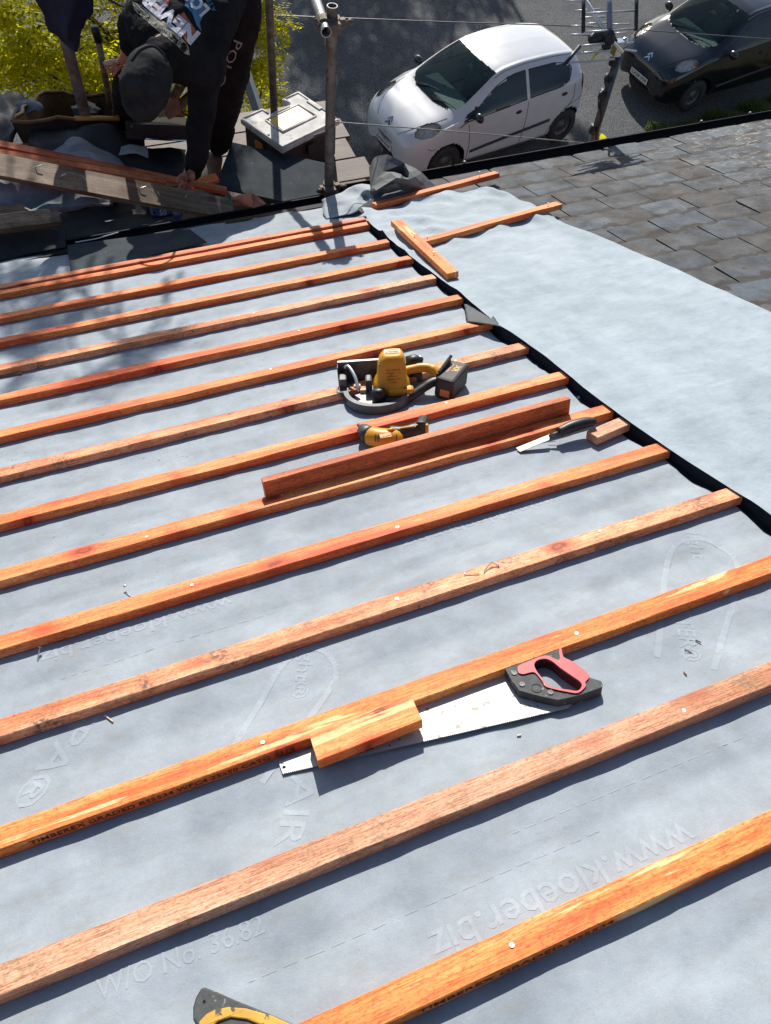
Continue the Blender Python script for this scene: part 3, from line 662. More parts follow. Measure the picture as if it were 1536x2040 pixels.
# ================================================================ CARS
ST = [ # x, w, zbot, zmid, wb, zb, wt, zte, zc
 (.690, .40, .27, .42, .38, .53, .30, .57, .60), (.675, .52, .24, .42, .49, .56, .38, .61, .645), (.64, .61, .215, .42, .575, .60, .44, .665, .70),
 (.56, .690, .20, .43, .655, .66, .52, .74, .775), (.42, .745, .19, .45, .71, .73, .58, .815, .85), (.22, .780, .19, .48, .745, .80, .62, .875, .91),
 (.02, .797, .18, .50, .765, .86, .635, .925, .965), (-.12, .805, .18, .50, .772, .89, .64, .965, 1.02), (-.30, .812, .18, .50, .775, .905, .645, 1.035, 1.125),
 (-.50, .815, .18, .50, .775, .915, .625, 1.145, 1.225), (-.72, .815, .18, .50, .775, .925, .590, 1.26, 1.325), (-.90, .815, .18, .50, .775, .935, .560, 1.34, 1.395),
 (-1.10, .815, .18, .50, .775, .945, .545, 1.39, 1.44), (-1.50, .815, .18, .50, .775, .965, .540, 1.415, 1.465), (-1.95, .815, .18, .50, .77, .985, .530, 1.40, 1.45),
 (-2.30, .805, .18, .50, .76, 1.01, .505, 1.36, 1.405), (-2.50, .785, .19, .50, .735, 1.03, .475, 1.32, 1.36), (-2.60, .765, .20, .50, .705, 1.04, .45, 1.255, 1.30),
 (-2.68, .735, .22, .50, .665, 1.0, .44, 1.12, 1.15), (-2.735, .68, .24, .50, .60, .86, .43, .95, .97), (-2.765, .60, .26, .46, .52, .68, .40, .74, .75)]
def _herm(xs, ys, x):
    n = len(xs)
    for i in range(n - 1):
        if (xs[i] - x) * (xs[i + 1] - x) <= 0: break
    def sl(k):
        if k == 0: return (ys[1] - ys[0]) / (xs[1] - xs[0])
        if k == n - 1: return (ys[-1] - ys[-2]) / (xs[-1] - xs[-2])
        a = (ys[k] - ys[k - 1]) / (xs[k] - xs[k - 1]); b = (ys[k + 1] - ys[k]) / (xs[k + 1] - xs[k])
        return 0 if a * b <= 0 else 2 * a * b / (a + b)
    h = xs[i + 1] - xs[i]; t = (x - xs[i]) / h
    return ys[i] * (2 * t ** 3 - 3 * t * t + 1) + sl(i) * h * (t ** 3 - 2 * t * t + t) + ys[i + 1] * (3 * t * t - 2 * t ** 3) + sl(i + 1) * h * (t ** 3 - t * t)
XS = [s[0] for s in ST]
def profile(x, n=64):
    w, zb0, zm, wb, zb, wt, zte, zc = [_herm(XS, [s[k] for s in ST], x) for k in range(1, 9)]
    pts = [(w * .90, zb0), (w * .975, zb0 + .08), (w * .99, zm * .8), (w, zm), (w * .995, (zm + zb) / 2), (wb, zb), (wb * .6 + wt * .4 + .012, zb * .6 + zte * .4), (wt, zte), (wt * .80, zte * .38 + zc * .62), (wt * .42, zc - (zc - zte) * .12), (0, zc)]
    out = []; m = len(pts) - 1
    c = catmull([V((a, b, 0)) for a, b in pts], 7)
    return [(p.x, p.y) for p in c]
def inpoly(x, y, P_):
    r = False; j = len(P_) - 1
    for i in range(len(P_)):
        if (P_[i][1] > y) != (P_[j][1] > y) and x < (P_[j][0] - P_[i][0]) * (y - P_[i][1]) / (P_[j][1] - P_[i][1]) + P_[i][0]: r = not r
        j = i
    return r
WSH = [(-.02, -.18), (-.02, .18), (-.07, .42), (-.20, .585), (-.30, .600), (-.60, .560), (-.93, .505), (-.90, .25), (-.885, 0), (-.90, -.25), (-.93, -.505), (-.60, -.560), (-.30, -.600), (-.20, -.585), (-.07, -.42)]
WF = [(-.36, .925), (-.62, 1.10), (-.90, 1.255), (-1.18, 1.335), (-1.43, 1.352), (-1.44, .985), (-1.0, .95)]
WR = [(-1.51, .99), (-1.50, 1.352), (-1.95, 1.335), (-2.22, 1.29), (-2.38, 1.21), (-2.30, 1.07), (-2.12, 1.02), (-1.8, 1.005)]
WFO = [(-.16, .845), (-.60, 1.135), (-.90, 1.29), (-1.16, 1.362), (-1.47, 1.378), (-1.47, .955), (-1.0, .92), (-.42, .88)]
WB = -2.40
def hood_in(x, y): return x > -.02
def cls(p, top, vert):
    x, y, z = p; ay = abs(y)
    if inpoly(x, y, WSH) and z > .93: return 1
    if top is False and ay > .5 and z > .9:
        if inpoly(x, z, WF): return 2
        if inpoly(x, z, WR): return 3
        if inpoly(x, z, [(-.16, .85), (-.36, .925), (-.55, 1.05), (-.50, 1.06), (-.30, .97)]): return 4
    if x < -2.53 and 1.0 < z < 1.285 and ay < .43: return 5
    for cx in (0, WB):
        if ay > .55 and (x - cx) ** 2 + (z - .30) ** 2 < .335 ** 2: return -1
    # headlights
    s = V((x - .305, ay - .595, z - .775)); a = V((-.90, .30, .34)).normalized(); t = s.dot(a); r = (s - a * t).length
    if (t / .235) ** 2 + (r / .128) ** 2 < 1: return 6
    s = V((x + 2.66, ay - .645, z - .98)); 
    if (s.z / .20) ** 2 + ((s.x) / .085) ** 2 + (s.y / .11) ** 2 < 1: return 7
    if x > .53 and ay < .42 - abs(z - .40) * .7 and .29 < z < .505: return 8
    if False: return 9
    if x > -.10 and x < -.005 - ay * ay * .36 and z > .80 and ay < .60: return 10
    return 0
def ray_side(x, z):
    pr = profile(x)
    for (a, b), (c, d) in zip(pr, pr[1:]):
        if b <= z <= d: t = (z - b) / (d - b + 1e-9); return a + (c - a) * t
    return pr[0][0]
def topz(x, y):
    pr = profile(x)
    for (a, b), (c, d) in zip(pr[::-1], pr[::-1][1:]):
        if a <= abs(y) <= c: t = (abs(y) - a) / (c - a + 1e-9); return b + (d - b) * t
    return pr[-1][1]
_cg = None
def car_geo():
    global _cg
    if _cg: return _cg
    xs = []
    for i in range(len(XS) - 1):
        n = max(3, int(abs(XS[i + 1] - XS[i]) / .013)); xs += [XS[i] + (XS[i + 1] - XS[i]) * k / n for k in range(n)]
    xs.append(XS[-1]); rows = [[(x, y, z) for y, z in profile(x)] for x in xs]
    n = len(rows[0]); full = []
    for r in rows: full.append([V(p) for p in r] + [V((p[0], -p[1], p[2])) for p in r[-2::-1]])
    W = len(full[0]); parts = {}
    for j in range(len(full) - 1):
        for i in range(W - 1):
            q = [full[j][i], full[j][i + 1], full[j + 1][i + 1], full[j + 1][i]]
            c = sum(q, V()) / 4; nn = (q[2] - q[0]).cross(q[3] - q[1]); top = abs(nn.z) > .8 * nn.length if nn.length > 0 else False
            parts.setdefault(cls(c, top, 0), []).append((j, i))
    _cg = (full, parts); return _cg
def sub_mesh(cells, full, off=0.0):
    mb = MB(); idx = {}
    for j, i in cells:
        f = []
        for a, b in ((j, i), (j, i + 1), (j + 1, i + 1), (j + 1, i)):
            if (a, b) not in idx: idx[(a, b)] = len(mb.v); mb.v.append(full[a][b].copy())
            f.append(idx[(a, b)])
        mb.f.append(f); mb.m.append(0)
    return mb
def seam(pts, side, r=.0035, up=.001):
    return [V((x, side * (ray_side(x, z) + up), z)) for x, z in pts]
def dens(pts, n=8): return [(p.x, p.y) for p in catmull([V((a, b, 0)) for a, b in pts], n)]
def make_car(loc, head, label, paint, plate, white):
    M = Matrix.Translation(V(loc)) @ Matrix.Rotation(head, 4, 'Z')
    t = thing('parked_car', label, 'car', M=M); full, parts = car_geo()
    def B(name, mb, mat, parent=t, **k): return mb.build(name, mat, parent, M, local=True, **k)
    body = sub_mesh(parts[0], full)
    for row in (0, -1):    # close nose and tail
        r = full[row]; c = V((r[0].x, 0, .45)); b = len(body.v); body.v += [p.copy() for p in r] + [c]
        for i in range(len(r) - 1): body.f.append([b + i, b + i + 1, b + len(r)]); body.m.append(0)
    bo = B('body', body, paint, smooth=True)
    B('windscreen', sub_mesh(parts[1], full), M_GLASSW, smooth=True)
    for s in (1, -1):
        for k in (2, 3):
            B('side_window', sub_mesh([c for c in parts[k] if (full[c[0]][c[1]].y * s) > 0], full), M_GLASS, smooth=True)
        if 4 in parts:
            B('mirror_base', sub_mesh([c for c in parts[4] if (full[c[0]][c[1]].y * s) > 0], full), M_BLACK, smooth=True)
        hl = sub_mesh([c for c in parts[6] if (full[c[0]][c[1]].y * s) > 0], full); ho = B('headlight', hl, M_LAMP, smooth=True)
        rf = sub_mesh([c for c in parts[6] if (full[c[0]][c[1]].y * s) > 0], full); rf.v = [p + V((-.03, -s * .03, -.02)) for p in rf.v]; B('reflector', rf, M_REFL, ho, smooth=True)
        cc = V((.335, s * .60, .745)); g = MB(); g.ball((0, 0, 0), (.02, .062, .052), 12, M=Matrix.Translation(cc) @ Matrix.Rotation(s * .7, 4, 'Z') @ Matrix.Rotation(-.6, 4, 'Y')); B('lamp_bowl', g, M_CHROME, ho, smooth=True)
        g = MB(); g.ball((0, 0, 0), (.018, .045, .035), 12, M=Matrix.Translation(V((.16, s * .66, .825))) @ Matrix.Rotation(s * 1.0, 4, 'Z') @ Matrix.Rotation(-.9, 4, 'Y')); B('indicator_bowl', g, M_AMBER, ho, smooth=True)
        tc_ = [c for c in parts.get(7, []) if (full[c[0]][c[1]].y * s) > 0]
        if tc_: B('tail_light', sub_mesh(tc_, full), M_TAIL, smooth=True)
        # black trims
        g = MB(); wl = [(-.34, .925), (-1.0, .95), (-1.44, .985)]; g.tube(seam(dens(WFO[:1] + [(-.36, .905)] + wl[1:]), s), .009, 5)
        g.tube(seam(dens(WF[:5]), s, up=.0), .007, 5); g.tube(seam(dens(WR[1:6]), s), .007, 5); g.tube(seam(dens([WR[5], WR[6], WR[7], WR[0]]), s), .007, 5)
        g.tube(seam([WF[4], WF[5]], s), .008, 5); g.tube(seam([WR[0], WR[1]], s), .008, 5); B('window_seal', g, M_BLACK)
        g = MB(); g.tube(seam(dens([(-.42, .40), (-1.0, .455), (-2.0, .53)], 14), s, up=.004), .017, 6, flat=1.6); B('rubbing_strip', g, M_BLACK)
        g = MB()
        for pl in ([(-.33, .86), (-.37, .6), (-.38, .25)], [(-1.475, .95), (-1.47, .6), (-1.45, .25)], [(-.38, .25), (-1.2, .235), (-2.0, .24)], [(-2.0, .24), (-2.12, .5), (-2.42, .75), (-2.43, 1.0)], [(-2.66, .75), (-2.45, .70), (-2.28, .66)], [(.37, .62), (.30, .58), (.24, .60)]):
            g.tube(seam(dens(pl), s), .005, 4)
        B('door_seam', g, M_BLACK)
        for x, z in ((-1.30, .83), (-2.22, .90)):
            g = MB(); g.ball((x, s * (ray_side(x, z) + .004), z), (.062, .016, .028), 12); B('door_handle', g, M_BLACK, smooth=True)
        g = MB(); c = V((-.44, s * .875, .985)); g.ball(c, (.058, .095, .068), 14); mo = B('wing_mirror', g, M_MIR, smooth=True)
        g = MB(); g.tube([V((-.40, s * .76, .94)), V((-.42, s * .84, .98))], .022, 8); B('mirror_arm', g, M_BLACK, mo)
        # roof gutter line
        rl = [(x, _herm(XS, [q[6] for q in ST], x)) for x in [-.86 - .1 * i for i in range(17)]]
        g = MB(); g.tube([V((x, s * (w * .985), topz(x, w * .985) + .002)) for x, w in rl], .006, 5); B('roof_seam', g, M_SEAM)
        for cx in (0, WB):
            wh = thing0 = None
            g = MB(); n = 40; pr = [(.165, .0), (.20, .008), (.262, .006), (.285, -.02), (.288, -.075), (.285, -.13), (.262, -.155), (.19, -.16)]
            vs = []; 
            for k in range(n):
                w = 2 * math.pi * k / n
                for r, y in pr: vs.append(V((cx + math.cos(w) * r, s * (.775 + y), .285 + math.sin(w) * r)))
            m = len(pr); g.add(vs, [(k * m + i, k * m + i + 1, ((k + 1) % n) * m + i + 1, ((k + 1) % n) * m + i) for k in range(n) for i in range(m - 1)]); wo = B('wheel', g, M_RUBBER, smooth=True)
            g = MB(); vs = []; pr = [(.0, -.012), (.045, -.012), (.06, -.03), (.12, -.045), (.15, -.02), (.178, -.005), (.178, -.12)]
            for k in range(n):
                w = 2 * math.pi * k / n
                for r, y in pr: vs.append(V((cx + math.cos(w) * r, s * (.768 + y), .285 + math.sin(w) * r)))
            m = len(pr); g.add(vs, [(k * m + i, k * m + i + 1, ((k + 1) % n) * m + i + 1, ((k + 1) % n) * m + i) for k in range(n) for i in range(m - 1)])
            for k in range(9):
                w = 2 * math.pi * k / 9; g.ball((cx + math.cos(w) * .105, s * .738, .285 + math.sin(w) * .105), (.014, .01, .014), 8)
            B('rim', g, M_STEELD, wo, smooth=True)
            g = MB(); vs = []   # wheel housing
            for k in range(25):
                w = math.pi * 1.1 * k / 24 - .05 * math.pi
                for y in (.808, .50): vs.append(V((cx + math.cos(w) * .336, s * y * (1 if y < .8 else ray_side(cx + math.cos(w) * .336, max(.24, .30 + math.sin(w) * .336)) / y), .30 + math.sin(w) * .336)))
            g.add(vs, [(2 * k, 2 * k + 1, 2 * k + 3, 2 * k + 2) for k in range(24)]); g.box((cx, s * .5, .42), (.66, .02, .5)); B('wheel_arch', g, M_BLACK)
    B('underbody', MB().box((-1.05, 0, .25), (2.9, 1.2, .1)), M_BLACK)
    if 5 in parts: B('rear_window', sub_mesh(parts[5], full), M_GLASS, smooth=True)
    gp_ = [(-.47, .42), (-.38, .545), (0, .56), (.38, .545), (.47, .42), (.38, .28), (0, .265), (-.38, .28)]; g = MB(); fr_ = lambda y, z, o: V((.700 + o - .34 * y * y, y, z))
    g.hexa([fr_(y, z, -.03) for y, z in gp_], [fr_(y, z, .0) for y, z in gp_]); gr_ = B('grille', g, M_BLACK)
    for z in (.325, .475, .50):
        B('grille_bar', MB().tube([fr_(y, z, .002) for y in (-.36, -.2, 0, .2, .36)], .006, 5), M_BOXB, gr_)
    if 9 in parts: B('front_skirt', sub_mesh(parts[9], full), M_BLACK)
    if 10 in parts: B('scuttle', sub_mesh(parts[10], full), M_BLACK, smooth=True)
    # plate
    pc = V((.708, 0, .395)); po = B('number_plate', MB().box(pc, (.012, .46, .098)), M_PLATE, bevel=.003)
    for tx_, cy_, wd_ in ((plate.split()[0], -.085, .21), (plate.split()[1], .125, .16)):
        g = MB(); put_text(g, tx_, lambda a, b: pc + V((.0075, a + cy_, b)), wd_, .075, .02); B('plate_lettering', g, M_LABEL, po)
    # double chevron badge
    g = MB()
    for dz in (0, -.042):
        for s in (1, -1):
            vs = [V((0, 0, .762 + dz)), V((0, s * .055, .722 + dz)), V((0, s * .055, .704 + dz)), V((0, 0, .742 + dz))]
            lo = [V((.005 + .565 + (.745 - p.z) * 1.3 - abs(p.y) * .15, p.y, p.z + .006)) for p in vs]; g.hexa(lo, [p + V((.012, 0, .012)) for p in lo])
    B('badge', g, M_CHROME if not white else M_STEELD)
    # shut line of the bonnet, wipers
    g = MB()
    for s in (1, -1):
        pl = catmull([V((.66, s * .30, 0)), V((.50, s * .44, 0)), V((.20, s * .565, 0)), (V((-.02, s * .615, 0)))], 8)
        g.tube([V((p.x, p.y, topz(p.x, p.y) + .0005)) for p in pl], .0035, 4)
    B('bonnet_seam', g, M_BLACK)
    for y0, L in ((.34, .50), (-.12, .46)):
        g = MB(); a = V((-.05, y0 - .30, 0)); pts = []
        for k in range(10):
            u = k / 9; x = -.055 - .11 * math.sin(u * 1.2) - .03 * u; y = y0 - L / 2 + L * u; pts.append(V((x, y, topz(x, y) + .012)))
        g.tube(pts, .007, 5); g.tube([V((-.03, y0 - .20, topz(-.03, y0 - .2) + .01)), pts[5] + V((0, 0, .008))], .007, 5); B('wiper', g, M_BLACK)
    # dashboard and wheel glimpsed behind the screen
    g = MB(); g.tube([V((x, .34 + .17 * math.cos(w), .80 + .17 * math.sin(w))) for w, x in [(2 * math.pi * k / 20, -.72) for k in range(21)]], .014, 6); B('steering_wheel', g, M_BLACK)
    B('dashboard', MB().box((-.46, 0, .82), (.40, 1.2, .14)), M_DASH, bevel=.03)
    for s in (1, -1):
        g = MB().box((-1.25, s * .33, .62), (.16, .46, .62), Matrix.Identity(4)); g.box((-1.25, s * .33, 1.02), (.1, .24, .18)); g.box((-1.0, s * .33, .42), (.5, .46, .14)); B('seat', g, M_SEAT, bevel=.04)
    B('back_seat', MB().box((-2.15, 0, .62), (.2, 1.2, .55)), M_SEAT, bevel=.04)
    B('floor_pan', MB().box((-1.2, 0, .32), (2.6, 1.25, .03)), M_BLACK)
    return t
def paintm(name, c, rough=.25, flake=0):
    m, nt, bs = newmat(name); v = coord(nt)
    d = ramp(nt, nz(nt, v, 3, 6, .7), [(.45, 1.0), (.85, .84)]); nt.links.new(mix(nt, 1.0, c, d, 'MULTIPLY'), bs.inputs['Base Color'])
    bs.inputs['Roughness'].default_value = rough; bs.inputs['Coat Weight'].default_value = .8; bs.inputs['Coat Roughness'].default_value = .06; return m
M_PW = paintm('white_car_paint', (.64, .64, .65), .3); M_PB = paintm('black_car_paint', (.007, .008, .011), .13)
def glassm(name, tint, a, thru=(.45, .62, .6, 1)):
    m, nt, bs = newmat(name); bs.inputs['Base Color'].default_value = c4(tint); bs.inputs['Roughness'].default_value = .03; bs.inputs['Specular IOR Level'].default_value = .9
    tr = N(nt, 'ShaderNodeBsdfTransparent'); tr.inputs[0].default_value = thru; ms = N(nt, 'ShaderNodeMixShader'); ms.inputs[0].default_value = a
    nt.links.new(tr.outputs[0], ms.inputs[1]); nt.links.new(bs.outputs[0], ms.inputs[2]); nt.links.new(ms.outputs[0], nt.nodes['Material Output'].inputs[0]); return m
M_GLASSW = glassm('windscreen_glass', (.012, .03, .034), .30, (.68, .84, .82, 1)); M_GLASS = glassm('side_window_glass', (.012, .014, .014), .75)
M_REFL = pm('lamp_reflector', (.78, .78, .74), (.50, .50, .47), 22, .3, .1); M_LAMP = glassm('headlight_lens', (.10, .10, .10), .12, (.9, .9, .88, 1)); M_CHROME = pm('chrome', (.75, .75, .75), None, rough=.12, metal=1); M_AMBER = pm('amber_bulb', (.6, .28, .05), None, rough=.3)
M_TAIL = pm('tail_lens', (.16, .02, .015), None, rough=.1, coat=1); M_MIR = pm('mirror_shell', (.02, .02, .022), None, rough=.3, coat=.4); M_PLATE = pm('plate_white', (.62, .62, .58), (.7, .7, .68), 30, .5)
M_SEAM = pm('seam_shadow_rubber', (.06, .06, .065), None, rough=.7); M_DASH = pm('dash_plastic', (.12, .13, .12), (.18, .19, .17), 20, .7); M_SEAT = pm('seat_cloth', (.06, .07, .075), (.10, .11, .11), 20, .9)
make_car((5.308, 10.593, GZ + .004), 3.32, 'white five door hatchback parked on the road with black wheels and black door mirrors', M_PW, 'EX08 EHP', True)
make_car((10.523, 11.24, GZ + .004), 3.28, 'glossy black hatchback parked on the road behind the tv aerial', M_PB, 'LX58 WHE', False)
# ================================================================ TREES
def leaf_cards(mb, c, n, rad, rr, size, compound=True):
    for _ in range(n):
        d = V((rr.gauss(0, 1), rr.gauss(0, 1), rr.gauss(0, 1))); d.normalize(); r = rr.random() ** .45
        p = c + V((d.x * rad[0], d.y * rad[1], d.z * rad[2])) * r
        if compound:
            ax = V((rr.uniform(-1, 1), rr.uniform(-1, 1), rr.uniform(-.9, .1))).normalized(); side = ax.cross(V((rr.uniform(-.4, .4), rr.uniform(-.4, .4), 1))).normalized(); up = side.cross(ax)
            L = size * rr.uniform(2.6, 4.2); k = 5
            for i in range(k):
                q = p + ax * (L * (i + .6) / k)
                for s in (1, -1):
                    a = size * rr.uniform(.75, 1.1); w = a * .40; dr = (side * s + ax * .45 - up * rr.uniform(-.1, .5)).normalized(); wd = dr.cross(up).normalized()
                    mb.add([q, q + dr * a * .5 + wd * w * .5, q + dr * a, q + dr * a * .5 - wd * w * .5], [(0, 1, 2, 3)])
        else:
            ax = V((rr.uniform(-1, 1), rr.uniform(-1, 1), rr.uniform(-1, 1))).normalized(); o = ax.orthogonal().normalized()
            mb.add([p, p + ax * size * .5 + o * size * .3, p + ax * size, p + ax * size * .5 - o * size * .3], [(0, 1, 2, 3)])
def limb(mb, a, b, r0, r1, rr, wob=.12, k=6):
    pts = [a + (b - a) * i / k + V((rr.uniform(-1, 1), rr.uniform(-1, 1), rr.uniform(-.5, .5))) * wob * (b - a).length * .2 * (0 < i < k) for i in range(k + 1)]
    mb.tube(pts, [r0 + (r1 - r0) * i / k for i in range(k + 1)], 7); return pts
def tree(label, base, fork, blobs, leafmat_, size, rr, r0=.12, compound=True, group=None):
    t = thing('tree', label, 'tree', base, group); tr = MB(); base = V(base); fork = V(fork); limb(tr, base, fork, r0, r0 * .6, rr)
    cr = MB()
    for c, rad, n in blobs:
        c = V(c); limb(tr, fork, c, r0 * .45, r0 * .12, rr)
        for k in range(4):
            d = V((rr.uniform(-1, 1) * rad[0], rr.uniform(-1, 1) * rad[1], rr.uniform(-1, 1) * rad[2])) * .75; limb(tr, c, c + d, r0 * .12, r0 * .03, rr, k=4)
        # clumps inside each blob leave gaps between them
        m = max(1, n // 26)
        for k in range(m):
            d = V((rr.gauss(0, 1), rr.gauss(0, 1), rr.gauss(0, 1))).normalized() * rr.random() ** .4
            cc = c + V((d.x * rad[0], d.y * rad[1], d.z * rad[2])); s = rr.uniform(.16, .30) * max(rad)
            leaf_cards(cr, cc, 26, (s, s, s * .6), rr, size, compound)
    tr.build('trunk', M_BARK, t, smooth=True); cr.build('crown', leafmat_, t)
    return t
rr = random.Random(21)
pz = lambda x, y, Y: ypx(x, y, Y)
bl = [(pz(250, 60, 7.4), (.75, .6, .55), 420), (pz(60, 60, 7.0), (.75, .6, .6), 420), (pz(100, 150, 6.8), (.6, .45, .35), 260), (pz(300, 190, 7.6), (.6, .5, .4), 260),
      (pz(500, 80, 7.6), (.36, .45, .52), 230), (pz(525, 160, 7.8), (.20, .3, .36), 110), (pz(430, 40, 7.8), (.5, .5, .6), 240), (pz(200, 130, 7.5), (.5, .5, .45), 300),
      (pz(-90, 80, 6.8), (.7, .7, .8), 300), (pz(480, -40, 7.6), (.50, .5, .45), 260), (pz(150, -30, 7.2), (.9, .8, .5), 340), (pz(330, -30, 7.6), (.7, .7, .5), 260)]
t1 = tree('tree with hanging golden green leaves filling the space behind the worker', (.8, 7.6, GZ), (.8, 7.6, GZ + 3.0), bl, M_LEAFY, .062, rr, .14)
# its taller part, out of frame, throws the soft leaf shadow on the membrane
s = SUNV = V((.2285, .835, .50)).normalized()
def on_ray(px, t): u, v = ruv(px[0], px[1], -.03); return rp(u, v, -.03) + SUNV * t
cr = MB(); tr = MB()
for px, t, n, r in (((255, 745), 5.2, 26, .13), ((300, 690), 5.3, 16, .10), ((180, 770), 5.3, 12, .10), ((330, 690), 5.2, 7, .07), ((110, 660), 5.4, 20, .11), ((40, 640), 5.3, 26, .13), ((20, 700), 5.4, 22, .12), ((60, 720), 5.4, 14, .10), ((10, 600), 5.5, 24, .14), ((160, 640), 5.4, 12, .09), ((90, 600), 5.4, 10, .08), ((40, 545), 5.6, 22, .14), ((220, 640), 5.3, 7, .07), ((10, 790), 5.4, 5, .07), ((20, 560), 5.5, 14, .12)):
    c = on_ray(px, t); leaf_cards(cr, c, int(n * 1.8), (r, r, r * .8), rr, .045); limb(tr, c, c + V((rr.uniform(-.2, .2), .5, -.4)), .006, .012, rr)
for k in range(46):
    X_, Y_ = rr.uniform(-.75, .85), rr.uniform(3.7, 5.2); c = V((X_, Y_, -3.1)) + SUNV * rr.uniform(4.6, 5.6); leaf_cards(cr, c, 80, (.20, .20, .17), rr, .05)
    if k % 5 == 0: limb(tr, c, V((.8, 7.8, -2.2)), .008, .02, rr)
hb = on_ray((100, 650), 5.4) + V((0, .6, -.55)); limb(tr, V((.8, 7.6, GZ + 3.0)), hb, .05, .03, rr)
for px in ((255, 745), (60, 640), (10, 600)): limb(tr, hb, on_ray(px, 5.4), .02, .008, rr)
t2 = thing('tree', 'slender tree behind the golden leaved one, only its shade on the membrane shows', 'tree', (.8, 7.6, GZ)); tr.build('trunk', M_BARK, t1, smooth=True).name = 'upper_limb'
cr.build('upper_leaves', M_LEAFY, t1); bpy.data.objects.remove(t2)
# street trees over the road: dappled shade
def road_shade(x, y, Z): g0 = zpx(x, y, GZ); return g0 + SUNV * ((Z - GZ) / SUNV.z)
for k, (spots, nm) in enumerate(((((640, 60), (690, 200), (600, 10), (720, 330), (650, 300)), 'nearest'), (((760, 60), (800, 10), (700, -60), (860, -30), (780, 150)), 'middle'), (((960, 20), (1150, 270), (1060, -60), (1100, 330), (900, 330)), 'far'))):
    bs_ = []
    for sx, sy in spots:
        c = road_shade(sx, sy, rr.uniform(-1.2, 1.4)); q = (1.0 if k < 2 else .42) * (1.0 if sy < 250 else .7)
        bs_.append((c, (1.45 * q, 1.3 * q, 1.1 * q), int((1000 if k < 2 else 240) * (1 if sy < 250 else .6))))
    cx_ = sum((b[0] for b in bs_), V()) / len(bs_); cx_.z = GZ
    tree('broadleaf street tree beyond the road casting the dappled shade, the %s of three' % nm, cx_, cx_ + V((0, 0, 4)), bs_, M_LEAFG, .20, rr, .2, False, 'street trees beyond the road')
# ================================================================ SCAFFOLD
ZD = -3.40
for i in range(6):
    y = 4.06 + i * .238; x1 = 1.86 + (.02, -.03, .05, -.01, .03, .0)[i]
    Mx = Matrix.Translation(V((-2.6, y, ZD - .038)))
    o = batten_mesh(x1 + 2.6, .225, .038, 70 + i, .002).build('scaffold_board', M_WOODS, None, Mx, local=True)
    tag(o, 'long brown scaffold board, number %s out from the gutter, under the clutter' % ('one', 'two', 'three', 'four', 'five', 'six')[i], 'scaffold board', 'scaffold boards of the platform')
def pole(label, a, b, mat=M_GALVD, r=.0265, name='scaffold_pole', grp=None):
    g = MB(); g.pipe(a, b, r, r - .005, 18); return one(name, label, 'scaffold pole', g, mat, None, grp, smooth=False)
x1, y1 = 1.352, 3.70; ptop = ypx(662, 11, y1)
GP = 'upright scaffold poles'
pole('open topped upright scaffold pole standing at the gutter in front of the tool case', V((ptop.x, y1, GZ)), V((ptop.x, y1, ptop.z)), grp=GP)
q = ypx(545, 200, 5.30); pole('upright scaffold pole behind the white tool case, running past the frame top', V((q.x, 5.30, GZ)), V((q.x, 5.30, -1.80)), grp=GP)
q = ypx(128, 70, 4.72); pole('upright scaffold pole in shade at upper left beside the dark blue cloth', V((q.x, 4.72, GZ)), V((q.x, 4.72, -1.85)), M_GALVD, .033, grp=GP)
q2x = ypx(545, 200, 5.30); e0 = ypx(650, 64, y1 - .085); e1 = V((q2x.x + .06, 5.36, e0.z + .03))
pole('short bright scaffold tube held level by the coupler, its open end towards the roof', e0, e1, M_GALV, .0265)
q0 = ypx(488, 142, 6.1); q1 = ypx(512, 214, 5.75); g = MB(); g.tube([q0, q1 + (q1 - q0) * .5], .045, 4)
one('board_end', 'grey blue board propped upright between the worker and the pole, leaves behind', 'board', g, pm('grey_blue_board', (.07, .09, .11), (.10, .12, .14), 10, .8))
def coupler(label, c, s=1.0):
    t = thing('scaffold_coupler', label, 'coupler', c, 'rusty scaffold couplers'); c = V(c)
    g = MB(); g.pipe(c + V((0, 0, -.028)), c + V((0, 0, .028)), .036 * s, .0275, 14); g.build('collar', M_RUST, t, bevel=.002)
    g = MB(); g.pipe(c + V((.0, -.062, .004)) + V((0, -.0, 0)) - V((0, .03, 0)) * 0 + V((0, -.028, 0)) * 0 + V((-.03, 0, 0)), c + V((.03, -.062, .004)), .036 * s, .0265, 14) if False else g.box(c + V((-.01, -.045, 0)), (.07, .05, .05)); g.build('body', M_RUST, t, bevel=.006)
    for dx in (-.055, .058):
        g = MB(); g.tube([c + V((dx, -.03, .012)), c + V((dx * 1.6, -.045, .020))], .007, 8); g.tube([c + V((dx * 1.25, -.037, .015)), c + V((dx * 1.45, -.042, .018))], .014, 6); g.build('bolt', M_RUST, t)
        g = MB(); g.box(c + V((dx * .8, -.01, 0)), (.035, .03, .04)); g.build('flap', M_RUST, t, bevel=.004)
    return t
coupler('rusty coupler joining the short tube near the top of the open ended pole', V((ptop.x, y1, ypx(655, 46, y1).z)), 1.1)
coupler('rusty coupler low on the pole, just above the gutter', V((ptop.x, y1, ypx(657, 372, y1).z)))
g = MB(); zc = e0.z; d = (e1 - e0).normalized(); g.pipe(e0 + d * .05, e0 + d * .10, .036, .027, 14); g.tube([e0 + d * .075 + V((-.06, 0, .03)), e0 + d * .075 + V((.04, 0, -.02))], .007, 8); g.box(e0 + d * .075 + V((.03, 0, 0)), (.04, .05, .05))
one('tube_clamp', 'rusty clamp around the short bright scaffold tube', 'coupler', g, M_RUST, bevel=.002)
